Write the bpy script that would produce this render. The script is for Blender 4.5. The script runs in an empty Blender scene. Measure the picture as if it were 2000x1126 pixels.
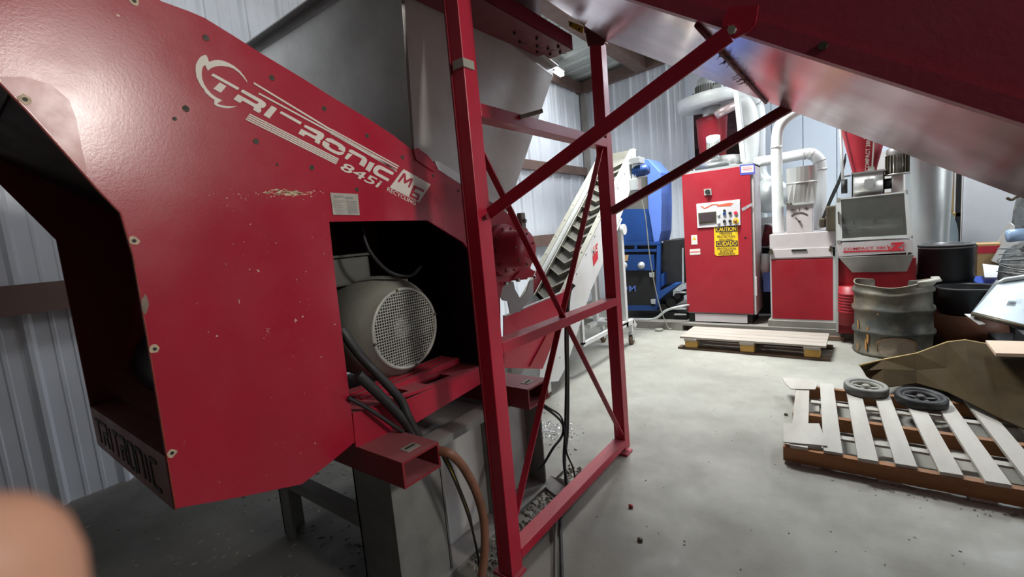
import bpy, bmesh, math, random
from mathutils import Vector, Matrix
from mathutils.geometry import tessellate_polygon
random.seed(7)
SC = bpy.context.scene
COL = SC.collection

# ------------------------------------------------------------------ camera
FPX, CX, CY, CAMZ = 877.0, 1000.0, 563.0, 1.40
Yc = Vector((660, 161, -FPX)).normalized()
Xc = Vector((1165, 0, FPX)).normalized()
Xc = (Xc - Yc * Xc.dot(Yc)).normalized()
Zc = Xc.cross(Yc)
cam_d = bpy.data.cameras.new('camera')
cam = bpy.data.objects.new('camera', cam_d)
COL.objects.link(cam)
SC.camera = cam
cam_d.sensor_width = 36.0
cam_d.lens = FPX / 2000.0 * 36.0
cam_d.clip_start = 0.01
cam_d.clip_end = 100
R3 = Matrix((Xc, Yc, Zc))           # camera axes -> world
cam.matrix_world = Matrix.Translation((0, 0, CAMZ)) @ R3.to_4x4()
cam_d.dof.use_dof = True
cam_d.dof.focus_distance = 3.2
cam_d.dof.aperture_fstop = 8.0

# ------------------------------------------------------------------ world, lights, exposure
w = bpy.data.worlds.new('world'); SC.world = w; w.use_nodes = True
w.node_tree.nodes['Background'].inputs[0].default_value = (0.80, 0.90, 1.0, 1)
w.node_tree.nodes['Background'].inputs[1].default_value = 0.03
SC.view_settings.view_transform = 'Standard'
SC.view_settings.look = 'None'
SC.view_settings.gamma = 1.0
SC.view_settings.use_curve_mapping = False
SC.view_settings.exposure = 0.22
def area(name, loc, target, sx, sy, power, color=(1, 1, 1), spread=180):
    l = bpy.data.lights.new(name, 'AREA'); l.shape = 'RECTANGLE'; l.size = sx; l.size_y = sy
    l.energy = power; l.color = color; l.spread = math.radians(spread)
    o = bpy.data.objects.new(name, l); COL.objects.link(o)
    o.location = loc
    o.rotation_euler = (Vector(target) - Vector(loc)).to_track_quat('-Z', 'Y').to_euler()
    return o
area('lamp_middle', (-1.6, 4.9, 3.95), (-1.2, 5.2, 0), 0.4, 1.2, 110, (0.96, 1, 0.98), 110)
area('lamp_corner', (-2.6, 5.9, 3.85), (-3.4, 6.0, 1.5), 0.3, 0.8, 28, (0.90, 0.95, 1.0), 130)
area('fill_left', (-2.5, 0.5, 3.8), (-3.2, 1.7, 2.4), 0.2, 0.8, 13, (0.88, 0.94, 1.0), 100)  # unseen fill added to brighten the upper left wall and hopper front
area('lamp_near', (3.1, 1.05, 3.0), (-1.45, 0.95, 1.95), 0.45, 0.45, 23, (1, 0.94, 0.87), 95)
area('lamp_over', (0.2, 1.6, 4.0), (0.2, 1.7, 0.0), 0.4, 0.4, 8, (1, 0.98, 0.94))
area('lamp_right', (1.4, 6.9, 4.1), (0.6, 7.1, 0), 1.6, 0.3, 115, (0.86, 0.93, 1.0))
area('right_fill', (4.15, 4.0, 1.9), (-2.0, 3.0, 1.6), 3.0, 2.6, 78, (0.95, 0.98, 1.0))  # soft fill added from the right; no doorway is built there

# ------------------------------------------------------------------ helpers
def at(px, py, ax, v):
    """photograph point -> world point on the plane axis[ax] = v (survey of the real planes)"""
    d = R3 @ Vector((px - CX, CY - py, -FPX))
    o = Vector((0, 0, CAMZ))
    return o + d * ((v - o[ax]) / d[ax])
def V(*a): return Vector(a)
class MB:
    def __init__(s): s.v = []; s.f = []; s.sm = []
    def add(s, vs, fs, smooth=False):
        n = len(s.v); s.v += [tuple(x) for x in vs]
        s.f += [tuple(i + n for i in f) for f in fs]; s.sm += [smooth] * len(fs); return s
    def box(s, lo, hi):
        x0, y0, z0 = [min(a, b) for a, b in zip(lo, hi)]; x1, y1, z1 = [max(a, b) for a, b in zip(lo, hi)]
        return s.add([(x0,y0,z0),(x1,y0,z0),(x1,y1,z0),(x0,y1,z0),(x0,y0,z1),(x1,y0,z1),(x1,y1,z1),(x0,y1,z1)],
            [(0,3,2,1),(4,5,6,7),(0,1,5,4),(1,2,6,5),(2,3,7,6),(3,0,4,7)])
    def bar(s, p, q, w, h, up=(0, 0, 1)):
        p = Vector(p); q = Vector(q); d = (q - p).normalized(); u = Vector(up)
        r = d.cross(u).normalized(); u = r.cross(d).normalized()
        vs = [c + r * a * w / 2 + u * b * h / 2 for c in (p, q) for a, b in ((-1,-1),(1,-1),(1,1),(-1,1))]
        return s.add(vs, [(0,1,2,3),(7,6,5,4),(0,4,5,1),(1,5,6,2),(2,6,7,3),(3,7,4,0)])
    def prism(s, pts, off, holes=()):
        """flat outline (3D points) with holes, thickened by the vector off"""
        loops = [[Vector(p) for p in pts]] + [[Vector(p) for p in h] for h in holes]
        flat = [p for l in loops for p in l]; n = len(flat); off = Vector(off)
        nrm = Vector((0,0,0))
        L = loops[0]
        for i in range(len(L)): nrm += L[i].cross(L[(i + 1) % len(L)])
        ref = nrm.normalized() if nrm.length > 0 else off
        fs = []
        for t in tessellate_polygon(loops):
            a, b, c = [flat[i] for i in t]
            nn = (b - a).cross(c - a)
            t = tuple(t) if nn.dot(off) < 0 else tuple(reversed(t))
            fs.append(t); fs.append(tuple(i + n for i in reversed(t)))
        k = 0
        for li, l in enumerate(loops):
            m = len(l)
            for i in range(m):
                j = (i + 1) % m
                q = (k + i, k + j, k + j + n, k + i + n)
                fs.append(q if (ref.dot(off) > 0) == (li == 0) or True else q)
            k += m
        return s.add(flat + [p + off for p in flat], fs)
    def tube(s, pts, r, seg=10, cap=True):
        pts = [Vector(p) for p in pts]; m = len(pts); rs = r if isinstance(r, (list, tuple)) else [r] * m
        vs = []; fs = []; prev = None
        for i, p in enumerate(pts):
            d = (pts[min(i + 1, m - 1)] - pts[max(i - 1, 0)]).normalized()
            if prev is None:
                a = Vector((0,0,1)) if abs(d.z) < 0.9 else Vector((1,0,0)); prev = d.cross(a).normalized()
            prev = (prev - d * prev.dot(d)).normalized(); b = d.cross(prev)
            for k in range(seg):
                t = 2 * math.pi * k / seg
                vs.append(p + (prev * math.cos(t) + b * math.sin(t)) * rs[i])
        for i in range(m - 1):
            for k in range(seg):
                k2 = (k + 1) % seg
                fs.append((i*seg+k, i*seg+k2, (i+1)*seg+k2, (i+1)*seg+k))
        s.add(vs, fs, True)
        if cap:
            s.add(vs[:seg], [tuple(reversed(range(seg)))]); s.add(vs[-seg:], [tuple(range(seg))])
        return s
    def cyl(s, p, q, r, seg=20): return s.tube([p, q], r, seg)
    def lathe(s, prof, o, ax=(0, 0, 1), seg=32, smooth=True, a0=0, a1=2*math.pi):
        """prof: list of (distance along axis, radius)"""
        o = Vector(o); ax = Vector(ax).normalized(); a = Vector((0,0,1)) if abs(ax.z) < 0.9 else Vector((1,0,0))
        u = ax.cross(a).normalized(); v = ax.cross(u); vs = []; fs = []; full = abs(a1 - a0 - 2*math.pi) < 1e-6
        n = seg if full else seg + 1
        for h, r in prof:
            for k in range(n):
                t = a0 + (a1 - a0) * k / seg
                vs.append(o + ax * h + (u * math.cos(t) + v * math.sin(t)) * max(r, 1e-4))
        for i in range(len(prof) - 1):
            for k in range(seg):
                k2 = (k + 1) % n
                fs.append((i*n+k, i*n+k2, (i+1)*n+k2, (i+1)*n+k))
        return s.add(vs, fs, smooth)
    def build(s, name, m, parent=None, bevel=0, solid=0):
        me = bpy.data.meshes.new(name); me.from_pydata(s.v, [], s.f)
        me.polygons.foreach_set('use_smooth', s.sm); me.materials.append(m)
        bm = bmesh.new(); bm.from_mesh(me)
        bmesh.ops.remove_doubles(bm, verts=bm.verts, dist=1e-5)
        bmesh.ops.recalc_face_normals(bm, faces=bm.faces); bm.to_mesh(me); bm.free()
        me.update()
        o = bpy.data.objects.new(name, me); COL.objects.link(o)
        if parent is not None:
            o.parent = parent
            o.matrix_parent_inverse = Matrix.Identity(4)
            W = world_of(parent)
            me.transform(W.inverted())
        if bevel:
            b = o.modifiers.new('bevel', 'BEVEL'); b.width = bevel; b.segments = 2; b.limit_method = 'ANGLE'
        if solid:
            b = o.modifiers.new('solid', 'SOLIDIFY'); b.thickness = solid; b.offset = 0
        return o
def world_of(o):
    M = Matrix.LocRotScale(o.location, o.rotation_euler, o.scale)
    return world_of(o.parent) @ M if o.parent else M
def thing(name, label, cat, loc=(0,0,0), group=None):
    o = bpy.data.objects.new(name, None); COL.objects.link(o); o.location = loc; o.empty_display_size = 0.1
    return tag(o, label, cat, group)
def tag(o, label=None, cat=None, group=None, kind=None):
    if label: o['label'] = label
    if cat: o['category'] = cat
    if group: o['group'] = group
    if kind: o['kind'] = kind
    return o
def share(o, parent, loc, rotz=0, label=None):
    """copy of a part sharing its mesh"""
    c = o.copy(); COL.objects.link(c); c.parent = parent; c.location = loc; c.rotation_euler = (0, 0, rotz)
    return c
def text(s, p0, p1, up, h, m, name, parent, thick=0.0008, spacing=1.0, shear=0.0):
    """writing whose baseline runs from p0 to p1, letters h high along up"""
    cu = bpy.data.curves.new('t', 'FONT'); cu.body = s; cu.size = 1; cu.extrude = 0.0; cu.space_character = spacing; cu.shear = shear
    cu.resolution_u = 2; cu.offset = 0.012
    ob = bpy.data.objects.new('t', cu); COL.objects.link(ob)
    me = bpy.data.meshes.new_from_object(ob); bpy.data.objects.remove(ob); bpy.data.curves.remove(cu)
    xs = [v.co.x for v in me.vertices]; ys = [v.co.y for v in me.vertices]
    x0, x1, y0, y1 = min(xs), max(xs), min(ys), max(ys)
    p0 = Vector(p0); p1 = Vector(p1); up = Vector(up).normalized(); dx = p1 - p0
    n = dx.cross(up).normalized()
    b = MB(); fs = [tuple(p.vertices) for p in me.polygons]
    vs = [p0 + dx * ((v.co.x - x0) / (x1 - x0)) + up * h * ((v.co.y - y0) / (y1 - y0)) + n * thick for v in me.vertices]
    b.add(vs, fs); bpy.data.meshes.remove(me)
    return b.build(name, m, parent)

# ------------------------------------------------------------------ materials
def mat(name, col, rough=0.5, metal=0.0, var=0.12, vscale=3.0, dust=None, dust_amt=0.0, scratch=None, scratch_amt=0.0,
        bump=0.0, bscale=60.0, bdet=5, rvar=0.1, spec=0.5, alpha=1.0, trans=0.0, emit=None, estr=0.0, stretch=(1,1,1), top_dust=None, top_amt=0.8):
    m = bpy.data.materials.new(name); m.use_nodes = True; nt = m.node_tree; N = nt.nodes; L = nt.links
    b = N['Principled BSDF']
    tc = N.new('ShaderNodeTexCoord'); mp = N.new('ShaderNodeMapping'); mp.inputs['Scale'].default_value = stretch
    geo = N.new('ShaderNodeNewGeometry'); L.new(geo.outputs['Position'], mp.inputs[0])
    def noise(sc, det=4, r=0.6):
        n = N.new('ShaderNodeTexNoise'); n.inputs['Scale'].default_value = sc; n.inputs['Detail'].default_value = det
        n.inputs['Roughness'].default_value = r; L.new(mp.outputs[0], n.inputs['Vector']); return n
    def ramp(src, a, c):
        r = N.new('ShaderNodeMapRange'); r.inputs['From Min'].default_value = a; r.inputs['From Max'].default_value = c
        L.new(src, r.inputs['Value']); return r.outputs[0]
    def mix(fac, A, B):
        x = N.new('ShaderNodeMix'); x.data_type = 'RGBA'
        if isinstance(fac, float): x.inputs[0].default_value = fac
        else: L.new(fac, x.inputs[0])
        for i, c in ((6, A), (7, B)):
            if isinstance(c, (tuple, list)): x.inputs[i].default_value = (*c, 1)
            else: L.new(c, x.inputs[i])
        return x.outputs[2]
    def mul(a, k):
        x = N.new('ShaderNodeMath'); x.operation = 'MULTIPLY'; L.new(a, x.inputs[0])
        if isinstance(k, float): x.inputs[1].default_value = k
        else: L.new(k, x.inputs[1])
        return x.outputs[0]
    n1 = noise(vscale)
    c = mix(ramp(n1.outputs[0], 0.3, 0.7), tuple(x * (1 - var) for x in col), tuple(min(1, x * (1 + var)) for x in col))
    if dust:
        n2 = noise(vscale * 0.6 + 0.7, 6, 0.7)
        c = mix(mul(ramp(n2.outputs[0], 0.42, 0.72), float(dust_amt)), c, dust)
    if scratch:
        n3 = noise(34, 3, 0.7); n4 = noise(2.3, 3, 0.6)
        f = mul(ramp(n3.outputs[0], 0.70, 0.73), ramp(n4.outputs[0], 0.52, 0.62))
        c = mix(mul(f, float(scratch_amt)), c, scratch)
    if top_dust:
        sx = N.new('ShaderNodeSeparateXYZ'); L.new(geo.outputs['Normal'], sx.inputs[0])
        c = mix(mul(ramp(sx.outputs[2], 0.5, 0.9), float(top_amt)), c, top_dust)
    L.new(c, b.inputs['Base Color'])
    nr = noise(vscale * 2.5, 4)
    rr = N.new('ShaderNodeMapRange'); rr.inputs['To Min'].default_value = max(0.02, rough - rvar); rr.inputs['To Max'].default_value = min(1, rough + rvar)
    rr.inputs['From Min'].default_value = 0.3; rr.inputs['From Max'].default_value = 0.7
    L.new(nr.outputs[0], rr.inputs['Value']); L.new(rr.outputs[0], b.inputs['Roughness'])
    b.inputs['Metallic'].default_value = metal; b.inputs['Specular IOR Level'].default_value = spec
    if alpha < 1: b.inputs['Alpha'].default_value = alpha
    if trans: b.inputs['Transmission Weight'].default_value = trans
    if emit: b.inputs['Emission Color'].default_value = (*emit, 1); b.inputs['Emission Strength'].default_value = estr
    if bump:
        nb = noise(bscale, bdet); bp = N.new('ShaderNodeBump'); bp.inputs['Strength'].default_value = bump; bp.inputs['Distance'].default_value = 0.01
        L.new(nb.outputs[0], bp.inputs['Height']); L.new(bp.outputs[0], b.inputs['Normal'])
    return m
RED = (0.42, 0.006, 0.026)
M = {}
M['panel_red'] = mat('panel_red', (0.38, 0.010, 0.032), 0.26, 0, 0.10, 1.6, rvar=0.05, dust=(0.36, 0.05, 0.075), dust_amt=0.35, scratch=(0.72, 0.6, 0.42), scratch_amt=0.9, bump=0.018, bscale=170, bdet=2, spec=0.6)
M['panel_edge'] = mat('panel_edge', (0.30, 0.03, 0.02), 0.6)
M['frame_red'] = mat('frame_red', (0.40, 0.011, 0.036), 0.38, 0, 0.14, 2.5, top_dust=(0.55, 0.16, 0.18), top_amt=0.65, bump=0.05)
M['belt_red'] = mat('belt_red', (0.28, 0.030, 0.055), 0.42, 0, 0.12, 1.5, bump=0.06)
M['belly'] = mat('belly', (0.62, 0.44, 0.47), 0.19, 0.7, 0.12, 1.2, dust=(0.42, 0.16, 0.19), dust_amt=0.7, bump=0.5, bscale=2.4, bdet=0, rvar=0.05)
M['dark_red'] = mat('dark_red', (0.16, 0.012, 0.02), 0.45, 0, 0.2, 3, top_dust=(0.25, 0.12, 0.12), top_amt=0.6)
M['cab_red'] = mat('cab_red', (0.33, 0.014, 0.026), 0.45, 0, 0.08, 2)
M['dull_red'] = mat('dull_red', (0.28, 0.004, 0.014), 0.5, 0, 0.12, 2)
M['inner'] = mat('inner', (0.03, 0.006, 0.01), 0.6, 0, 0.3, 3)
M['black'] = mat('black', (0.012, 0.012, 0.013), 0.55, 0, 0.3, 4)
M['rubber'] = mat('rubber', (0.02, 0.02, 0.021), 0.55, 0, 0.3, 8)
M['motor_grey'] = mat('motor_grey', (0.30, 0.30, 0.26), 0.55, 0, 0.15, 4, dust=(0.22, 0.21, 0.18), dust_amt=0.6, bump=0.1)
M['motor_dark'] = mat('motor_dark', (0.11, 0.11, 0.095), 0.6, 0, 0.15, 4)
M['grill'] = mat('grill', (0.42, 0.42, 0.38), 0.45, 0.2)
M['steel'] = mat('steel', (0.44, 0.43, 0.42), 0.42, 0.55, 0.16, 1.5, dust=(0.24, 0.235, 0.225), dust_amt=0.8, bump=0.04)
M['hopper'] = mat('hopper', (0.60, 0.595, 0.58), 0.5, 0.1, 0.14, 1.3, dust=(0.40, 0.39, 0.37), dust_amt=0.8, scratch=(0.12, 0.11, 0.11), scratch_amt=0.5, bump=0.05)
M['galv'] = mat('galv', (0.60, 0.63, 0.63), 0.38, 0.6, 0.06, 2.5, rvar=0.04)
M['bright_steel'] = mat('bright_steel', (0.66, 0.66, 0.64), 0.32, 0.7, 0.05, 3, rvar=0.04)
M['base_grey'] = mat('base_grey', (0.21, 0.215, 0.20), 0.6, 0.1, 0.2, 3, dust=(0.10, 0.10, 0.095), dust_amt=0.7, top_dust=(0.34, 0.31, 0.30), top_amt=0.7)
M['white_metal'] = mat('white_metal', (0.70, 0.72, 0.72), 0.4, 0, 0.05, 3, dust=(0.5, 0.48, 0.44), dust_amt=0.4)
M['cream'] = mat('cream', (0.56, 0.51, 0.52), 0.5, 0, 0.06, 3, dust=(0.42, 0.38, 0.36), dust_amt=0.5)
M['belt_tan'] = mat('belt_tan', (0.36, 0.35, 0.30), 0.6, 0, 0.1, 4, dust=(0.22, 0.2, 0.17), dust_amt=0.5)
M['cleat'] = mat('cleat', (0.22, 0.21, 0.175), 0.6, 0, 0.12, 5)
M['belt_dark'] = mat('belt_dark', (0.12, 0.115, 0.10), 0.7, 0, 0.2, 5)
M['print_white'] = mat('print_white', (0.72, 0.68, 0.62), 0.5, 0, 0.06, 8)
M['print_dark'] = mat('print_dark', (0.03, 0.02, 0.02), 0.6)
M['print_red'] = mat('print_red', (0.62, 0.03, 0.05), 0.5)
M['print_orange'] = mat('print_orange', (0.62, 0.12, 0.06), 0.5)
M['print_blue'] = mat('print_blue', (0.07, 0.07, 0.36), 0.5)
M['plate_silver'] = mat('plate_silver', (0.52, 0.52, 0.47), 0.35, 0.5, 0.12, 20)
M['blue'] = mat('blue', (0.012, 0.055, 0.22), 0.42, 0, 0.15, 3)
M['bright_blue'] = mat('bright_blue', (0.12, 0.22, 0.66), 0.35, 0, 0.1, 2)
M['yellow'] = mat('yellow', (0.85, 0.55, 0.02), 0.45, 0, 0.05, 5)
M['screen'] = mat('screen', (0.06, 0.045, 0.05), 0.25)
M['wall'] = mat('wall', (0.74, 0.77, 0.82), 0.45, 0.0, 0.05, 0.8, dust=(0.58, 0.60, 0.64), dust_amt=0.5)
M['wall_smooth'] = mat('wall_smooth', (0.74, 0.82, 0.92), 0.45, 0, 0.05, 0.8)
M['pinkish'] = mat('pinkish', (0.62, 0.36, 0.38), 0.6, 0, 0.2, 3)
M['girt'] = mat('girt', (0.17, 0.105, 0.085), 0.6, 0, 0.15, 3)
M['trim_white'] = mat('trim_white', (0.74, 0.70, 0.68), 0.5)
M['ceiling'] = mat('ceiling', (0.50, 0.53, 0.50), 0.45, 0.1, 0.1, 1.0)
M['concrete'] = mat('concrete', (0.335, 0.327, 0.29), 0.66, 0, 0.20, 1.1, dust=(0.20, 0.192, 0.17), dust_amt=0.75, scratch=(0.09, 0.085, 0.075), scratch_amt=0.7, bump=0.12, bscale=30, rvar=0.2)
M['curb'] = mat('curb', (0.20, 0.185, 0.165), 0.8, 0, 0.25, 3, bump=0.2)
M['wood_grey'] = mat('wood_grey', (0.46, 0.44, 0.40), 0.7, 0, 0.14, 4, bump=0.1, stretch=(1, 0.25, 1), dust=(0.34, 0.30, 0.26), dust_amt=0.6)
M['wood_deck'] = mat('wood_deck', (0.36, 0.32, 0.28), 0.7, 0, 0.14, 4, bump=0.1, stretch=(0.25, 1, 1), dust=(0.30, 0.26, 0.23), dust_amt=0.6)
M['wood_brown'] = mat('wood_brown', (0.30, 0.135, 0.055), 0.7, 0, 0.3, 7, bump=0.1, stretch=(0.3, 1, 2))
M['wood_yellow'] = mat('wood_yellow', (0.52, 0.30, 0.07), 0.7, 0, 0.2, 7)
M['wood_dark'] = mat('wood_dark', (0.12, 0.075, 0.05), 0.8, 0, 0.3, 5)
M['ply'] = mat('ply', (0.62, 0.46, 0.34), 0.6, 0, 0.08, 3)
M['card'] = mat('card', (0.05, 0.034, 0.016), 0.85, 0, 0.25, 3, dust=(0.028, 0.02, 0.012), dust_amt=0.6, spec=0.1)
M['card_edge'] = mat('card_edge', (0.40, 0.29, 0.12), 0.8, 0, 0.25, 9)
M['card_light'] = mat('card_light', (0.56, 0.36, 0.16), 0.8, 0, 0.12, 2)
M['drum_dark'] = mat('drum_dark', (0.055, 0.06, 0.055), 0.5, 0.1, 0.3, 3, dust=(0.24, 0.19, 0.12), dust_amt=0.9, scratch=(0.55, 0.26, 0.05), scratch_amt=0.9, bump=0.08, top_dust=(0.33, 0.28, 0.20), top_amt=0.8)
M['rust'] = mat('rust', (0.40, 0.19, 0.05), 0.8, 0, 0.35, 18)
M['hose'] = mat('hose', (0.20, 0.085, 0.05), 0.5, 0, 0.25, 12)
M['chrome'] = mat('chrome', (0.6, 0.6, 0.58), 0.25, 0.9)
M['bolt_dark'] = mat('bolt_dark', (0.10, 0.085, 0.06), 0.5, 0.6)
M['worn'] = mat('worn', (0.52, 0.42, 0.30), 0.6, 0.2, 0.25, 60)
M['lens'] = mat('lens', (0.9, 0.95, 1), 0.3, emit=(0.95, 0.98, 1), estr=6)
M['glass'] = mat('glass', (0.22, 0.23, 0.21), 0.10, 0, 0.1, 3, alpha=0.28)
M['skin'] = mat('skin', (0.62, 0.33, 0.22), 0.55, 0, 0.08, 40)
M['wrap'] = mat('wrap', (0.22, 0.235, 0.24), 0.25, 0.2, 0.35, 14, bump=0.6, bscale=22)
M['tip_grey'] = mat('tip_grey', (0.34, 0.39, 0.42), 0.32, 0.3, 0.08, 2)
M['blue_plastic'] = mat('blue_plastic', (0.03, 0.10, 0.50), 0.4)
M['clear_blue'] = mat('clear_blue', (0.35, 0.50, 0.75), 0.3)
M['litter'] = mat('litter', (0.17, 0.155, 0.13), 0.8, 0, 0.5, 30)
M['shaving'] = mat('shaving', (0.5, 0.5, 0.52), 0.35, 0.7, 0.4, 50)
M['white_box'] = mat('white_box', (0.75, 0.73, 0.70), 0.6)
M['orange_rust'] = mat('orange_rust', (0.13, 0.045, 0.02), 0.6)
M['roller'] = mat('roller', (0.42, 0.42, 0.42), 0.35, 0.7, 0.3, 5)
PR = M['panel_red']
def dirt_and_shade():
    """trodden-in dirt plus shade painted into the concrete round the stand and along the machines"""
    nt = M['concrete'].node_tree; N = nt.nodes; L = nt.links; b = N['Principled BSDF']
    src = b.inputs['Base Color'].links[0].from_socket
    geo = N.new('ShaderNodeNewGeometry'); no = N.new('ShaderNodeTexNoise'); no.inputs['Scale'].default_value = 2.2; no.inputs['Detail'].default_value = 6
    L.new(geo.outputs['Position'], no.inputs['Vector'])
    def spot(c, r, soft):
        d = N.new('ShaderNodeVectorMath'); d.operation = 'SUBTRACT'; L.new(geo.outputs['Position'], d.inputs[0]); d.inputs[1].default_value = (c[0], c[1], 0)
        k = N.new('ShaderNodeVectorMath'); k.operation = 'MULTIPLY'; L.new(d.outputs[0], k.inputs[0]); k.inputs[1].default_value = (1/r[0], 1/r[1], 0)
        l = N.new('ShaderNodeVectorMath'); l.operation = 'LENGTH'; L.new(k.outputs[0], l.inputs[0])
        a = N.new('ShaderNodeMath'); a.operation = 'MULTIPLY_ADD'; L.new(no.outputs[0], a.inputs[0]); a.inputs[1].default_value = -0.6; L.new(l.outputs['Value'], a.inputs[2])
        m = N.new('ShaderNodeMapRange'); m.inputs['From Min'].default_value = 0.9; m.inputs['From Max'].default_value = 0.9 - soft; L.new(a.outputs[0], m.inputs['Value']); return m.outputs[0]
    for c, r, soft, col, amt in (((-2.5, 0.9), (1.35, 1.5), .35, (0.06, 0.056, 0.05), .85), ((-1.0, 1.4), (.55, .5), .6, (0.16, 0.15, 0.13), .5), ((0.9, 4.9), (.7, 1.3), .4, (0.05, 0.045, 0.04), .85), ((-.4, 1.6), (.8, .6), .8, (0.20, 0.19, 0.165), .5)):  # dirty floor areas, with their shade painted into the colour too
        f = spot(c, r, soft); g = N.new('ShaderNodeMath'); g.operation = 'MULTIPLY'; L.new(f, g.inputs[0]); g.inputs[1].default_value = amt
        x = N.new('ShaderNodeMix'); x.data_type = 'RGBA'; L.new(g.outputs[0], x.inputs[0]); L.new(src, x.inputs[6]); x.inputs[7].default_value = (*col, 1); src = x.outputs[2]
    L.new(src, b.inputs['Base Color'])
dirt_and_shade()
M['tube_red'] = mat('tube_red', (0.22,0.012,0.02), 0.45, top_dust=(0.36,0.14,0.15), top_amt=.6)
def piece(name, mb, m, parent, loc=(0,0,0), rotz=0, **k):
    o = mb.build(name, m, None, **k); o.parent = parent; o.location = loc; o.rotation_euler = (0, 0, rotz); return o
def struct(o): o['kind'] = 'structure'; return o

# ------------------------------------------------------------------ setting
def floor_mesh():
    b = MB(); nx, ny = 70, 70; x0, x1, y0, y1 = -4.0, 4.6, -3.4, 9.0
    for j in range(ny + 1):
        for i in range(nx + 1):
            x = x0 + (x1 - x0) * i / nx; y = y0 + (y1 - y0) * j / ny
            b.v.append((x, y, 0.002 * math.sin(x * 3.1 + y) * math.cos(y * 2.3 - x)))
    for j in range(ny):
        for i in range(nx):
            a = j * (nx + 1) + i; b.f.append((a, a + 1, a + nx + 2, a + nx + 1)); b.sm.append(True)
    return b
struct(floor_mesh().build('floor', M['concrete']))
WX, WY = -3.89, 7.66
def sheet_profile(width, pitch=0.3048):
    """ribbed cladding profile: (along, out)"""
    pts = []; n = int(round(width / pitch))
    for i in range(n):
        a = i * pitch
        for d, o in ((0, 0.028), (0.022, 0.028), (0.042, 0), (0.105, 0), (0.112, 0.006), (0.128, 0.006), (0.135, 0),
                     (0.190, 0), (0.197, 0.006), (0.213, 0.006), (0.220, 0), (0.285, 0)):
            pts.append((a + d, o))
    pts.append((n * pitch, 0.028)); return pts
def sheet_mesh(width, z0, z1, axis):
    b = MB(); P = sheet_profile(width); vs = []
    for a, o in P:
        for z in (z0, z1):
            vs.append((o, a, z) if axis == 'y' else (a, -o, z))
    for a, o in P:
        for z in (z0, z1):
            vs.append((o - 0.004, a, z) if axis == 'y' else (a, -o + 0.004, z))
    n = len(P); fs = []
    for i in range(n - 1):
        fs.append((2*i, 2*i+2, 2*i+3, 2*i+1)); k = 2*n
        fs.append((k+2*i+1, k+2*i+3, k+2*i+2, k+2*i))
    return b.add(vs, fs)
SW = 0.9144
wl = struct(MB().box((WX - 0.06, -3.2, 0), (WX - 0.02, WY + 0.06, 4.1)).build('wall_left', M['wall']))
p0 = None
for i in range(12):
    y = WY - SW * (i + 1)
    if p0 is None: p0 = piece('cladding_sheet', sheet_mesh(SW, 0, 4.05, 'y'), M['wall'], wl, (WX, y, 0))
    else: share(p0, wl, (WX, y, 0))
wb = struct(MB().box((WX, WY + 0.02, 0), (-1.98, WY + 0.06, 4.2)).box((-1.28, WY + 0.02, 0), (4.2, WY + 0.06, 4.4)).box((-1.98, WY+0.02, 3.35), (-1.28, WY+0.06, 4.3)).build('wall_back', M['wall']))
p0 = None
for i in range(2):
    x = WX + SW * i
    if p0 is None: p0 = piece('cladding_sheet', sheet_mesh(SW, 0, 4.05, 'x'), M['wall'], wb, (x, WY, 0))
    else: share(p0, wb, (x, WY, 0))
p0 = None
for i in range(6):
    b = MB().box((0.004, -0.03, 0), (0.376, 0.015, 4.1))
    if p0 is None: p0 = piece('liner_panel', b, M['wall_smooth'], wb, (-1.28 + 0.38 * i, WY, 0))
    else: share(p0, wb, (-1.28 + 0.38 * i, WY, 0))
p0 = None
for i in range(7):
    b = MB().box((0.003, -0.035, 0), (0.455, 0.015, 4.1))
    if p0 is None: p0 = piece('wall_panel', b, M['wall'], wb, (1.08 + 0.458 * i, WY, 0))
    else: share(p0, wb, (1.08 + 0.458 * i, WY, 0))
struct(MB().box((1.00, WY - 0.06, 0), (1.075, WY, 4.1)).build('trim_1', M['trim_white']))
struct(MB().box((4.25, -3.2, 0), (4.3, WY, 4.6)).build('wall_right', M['curb']))
struct(MB().box((WX, -3.25, 0), (4.3, -3.2, 4.6)).build('wall_front', M['curb']))
# room seen through the opening
adj = struct(MB().box((-2.6, 8.75, 0), (-0.8, 8.8, 4.2)).build('wall_beyond', M['pinkish']))
b = MB(); b.box((0, -0.03, -0.045), (1.8, 0.0, 0.045)); p0 = piece('slat', b, M['pinkish'], adj, (-2.6, 8.75, 0.1))
for i in range(1, 32): share(p0, adj, (-2.6, 8.75 - 0.004 * (i % 3), 0.1 + 0.13 * i))
struct(MB().box((-2.3, 8.6, 2.35), (-0.9, 8.66, 2.62)).box((-2.3, 8.6, 1.7), (-0.9, 8.66, 1.75)).build('trim_2', M['girt']))
# girts on the left wall, corner post, eave and rafter beams
def cee(b, y0, y1, z0, z1, x, d=0.16):
    b.box((x, y0, z1 - 0.012), (x + d, y1, z1)).box((x, y0, z0), (x + d, y1, z0 + 0.012)).box((x + d - 0.012, y0, z0 + 0.012), (x + d, y1, z1 - 0.012))
    return b
struct(cee(MB(), -3.0, WY - 0.1, 2.36, 2.50, WX + 0.03, 0.05).build('trim_3', M['girt']))
struct(cee(MB(), -3.0, WY - 0.1, 1.20, 1.37, WX + 0.03, 0.09).build('trim_4', M['girt']))
struct(cee(MB(), -3.0, WY, 3.80, 3.96, WX + 0.03, 0.07).build('trim_5', M['girt']))
struct(MB().box((WX + 0.03, WY - 0.09, 0), (WX + 0.13, WY - 0.03, 3.8)).build('trim_6', mat('corner_post', (0.34, 0.31, 0.28), 0.6)))
SL = 0.068
def roofz(x): return 3.96 + SL * (x - WX)
b = MB()
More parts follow.
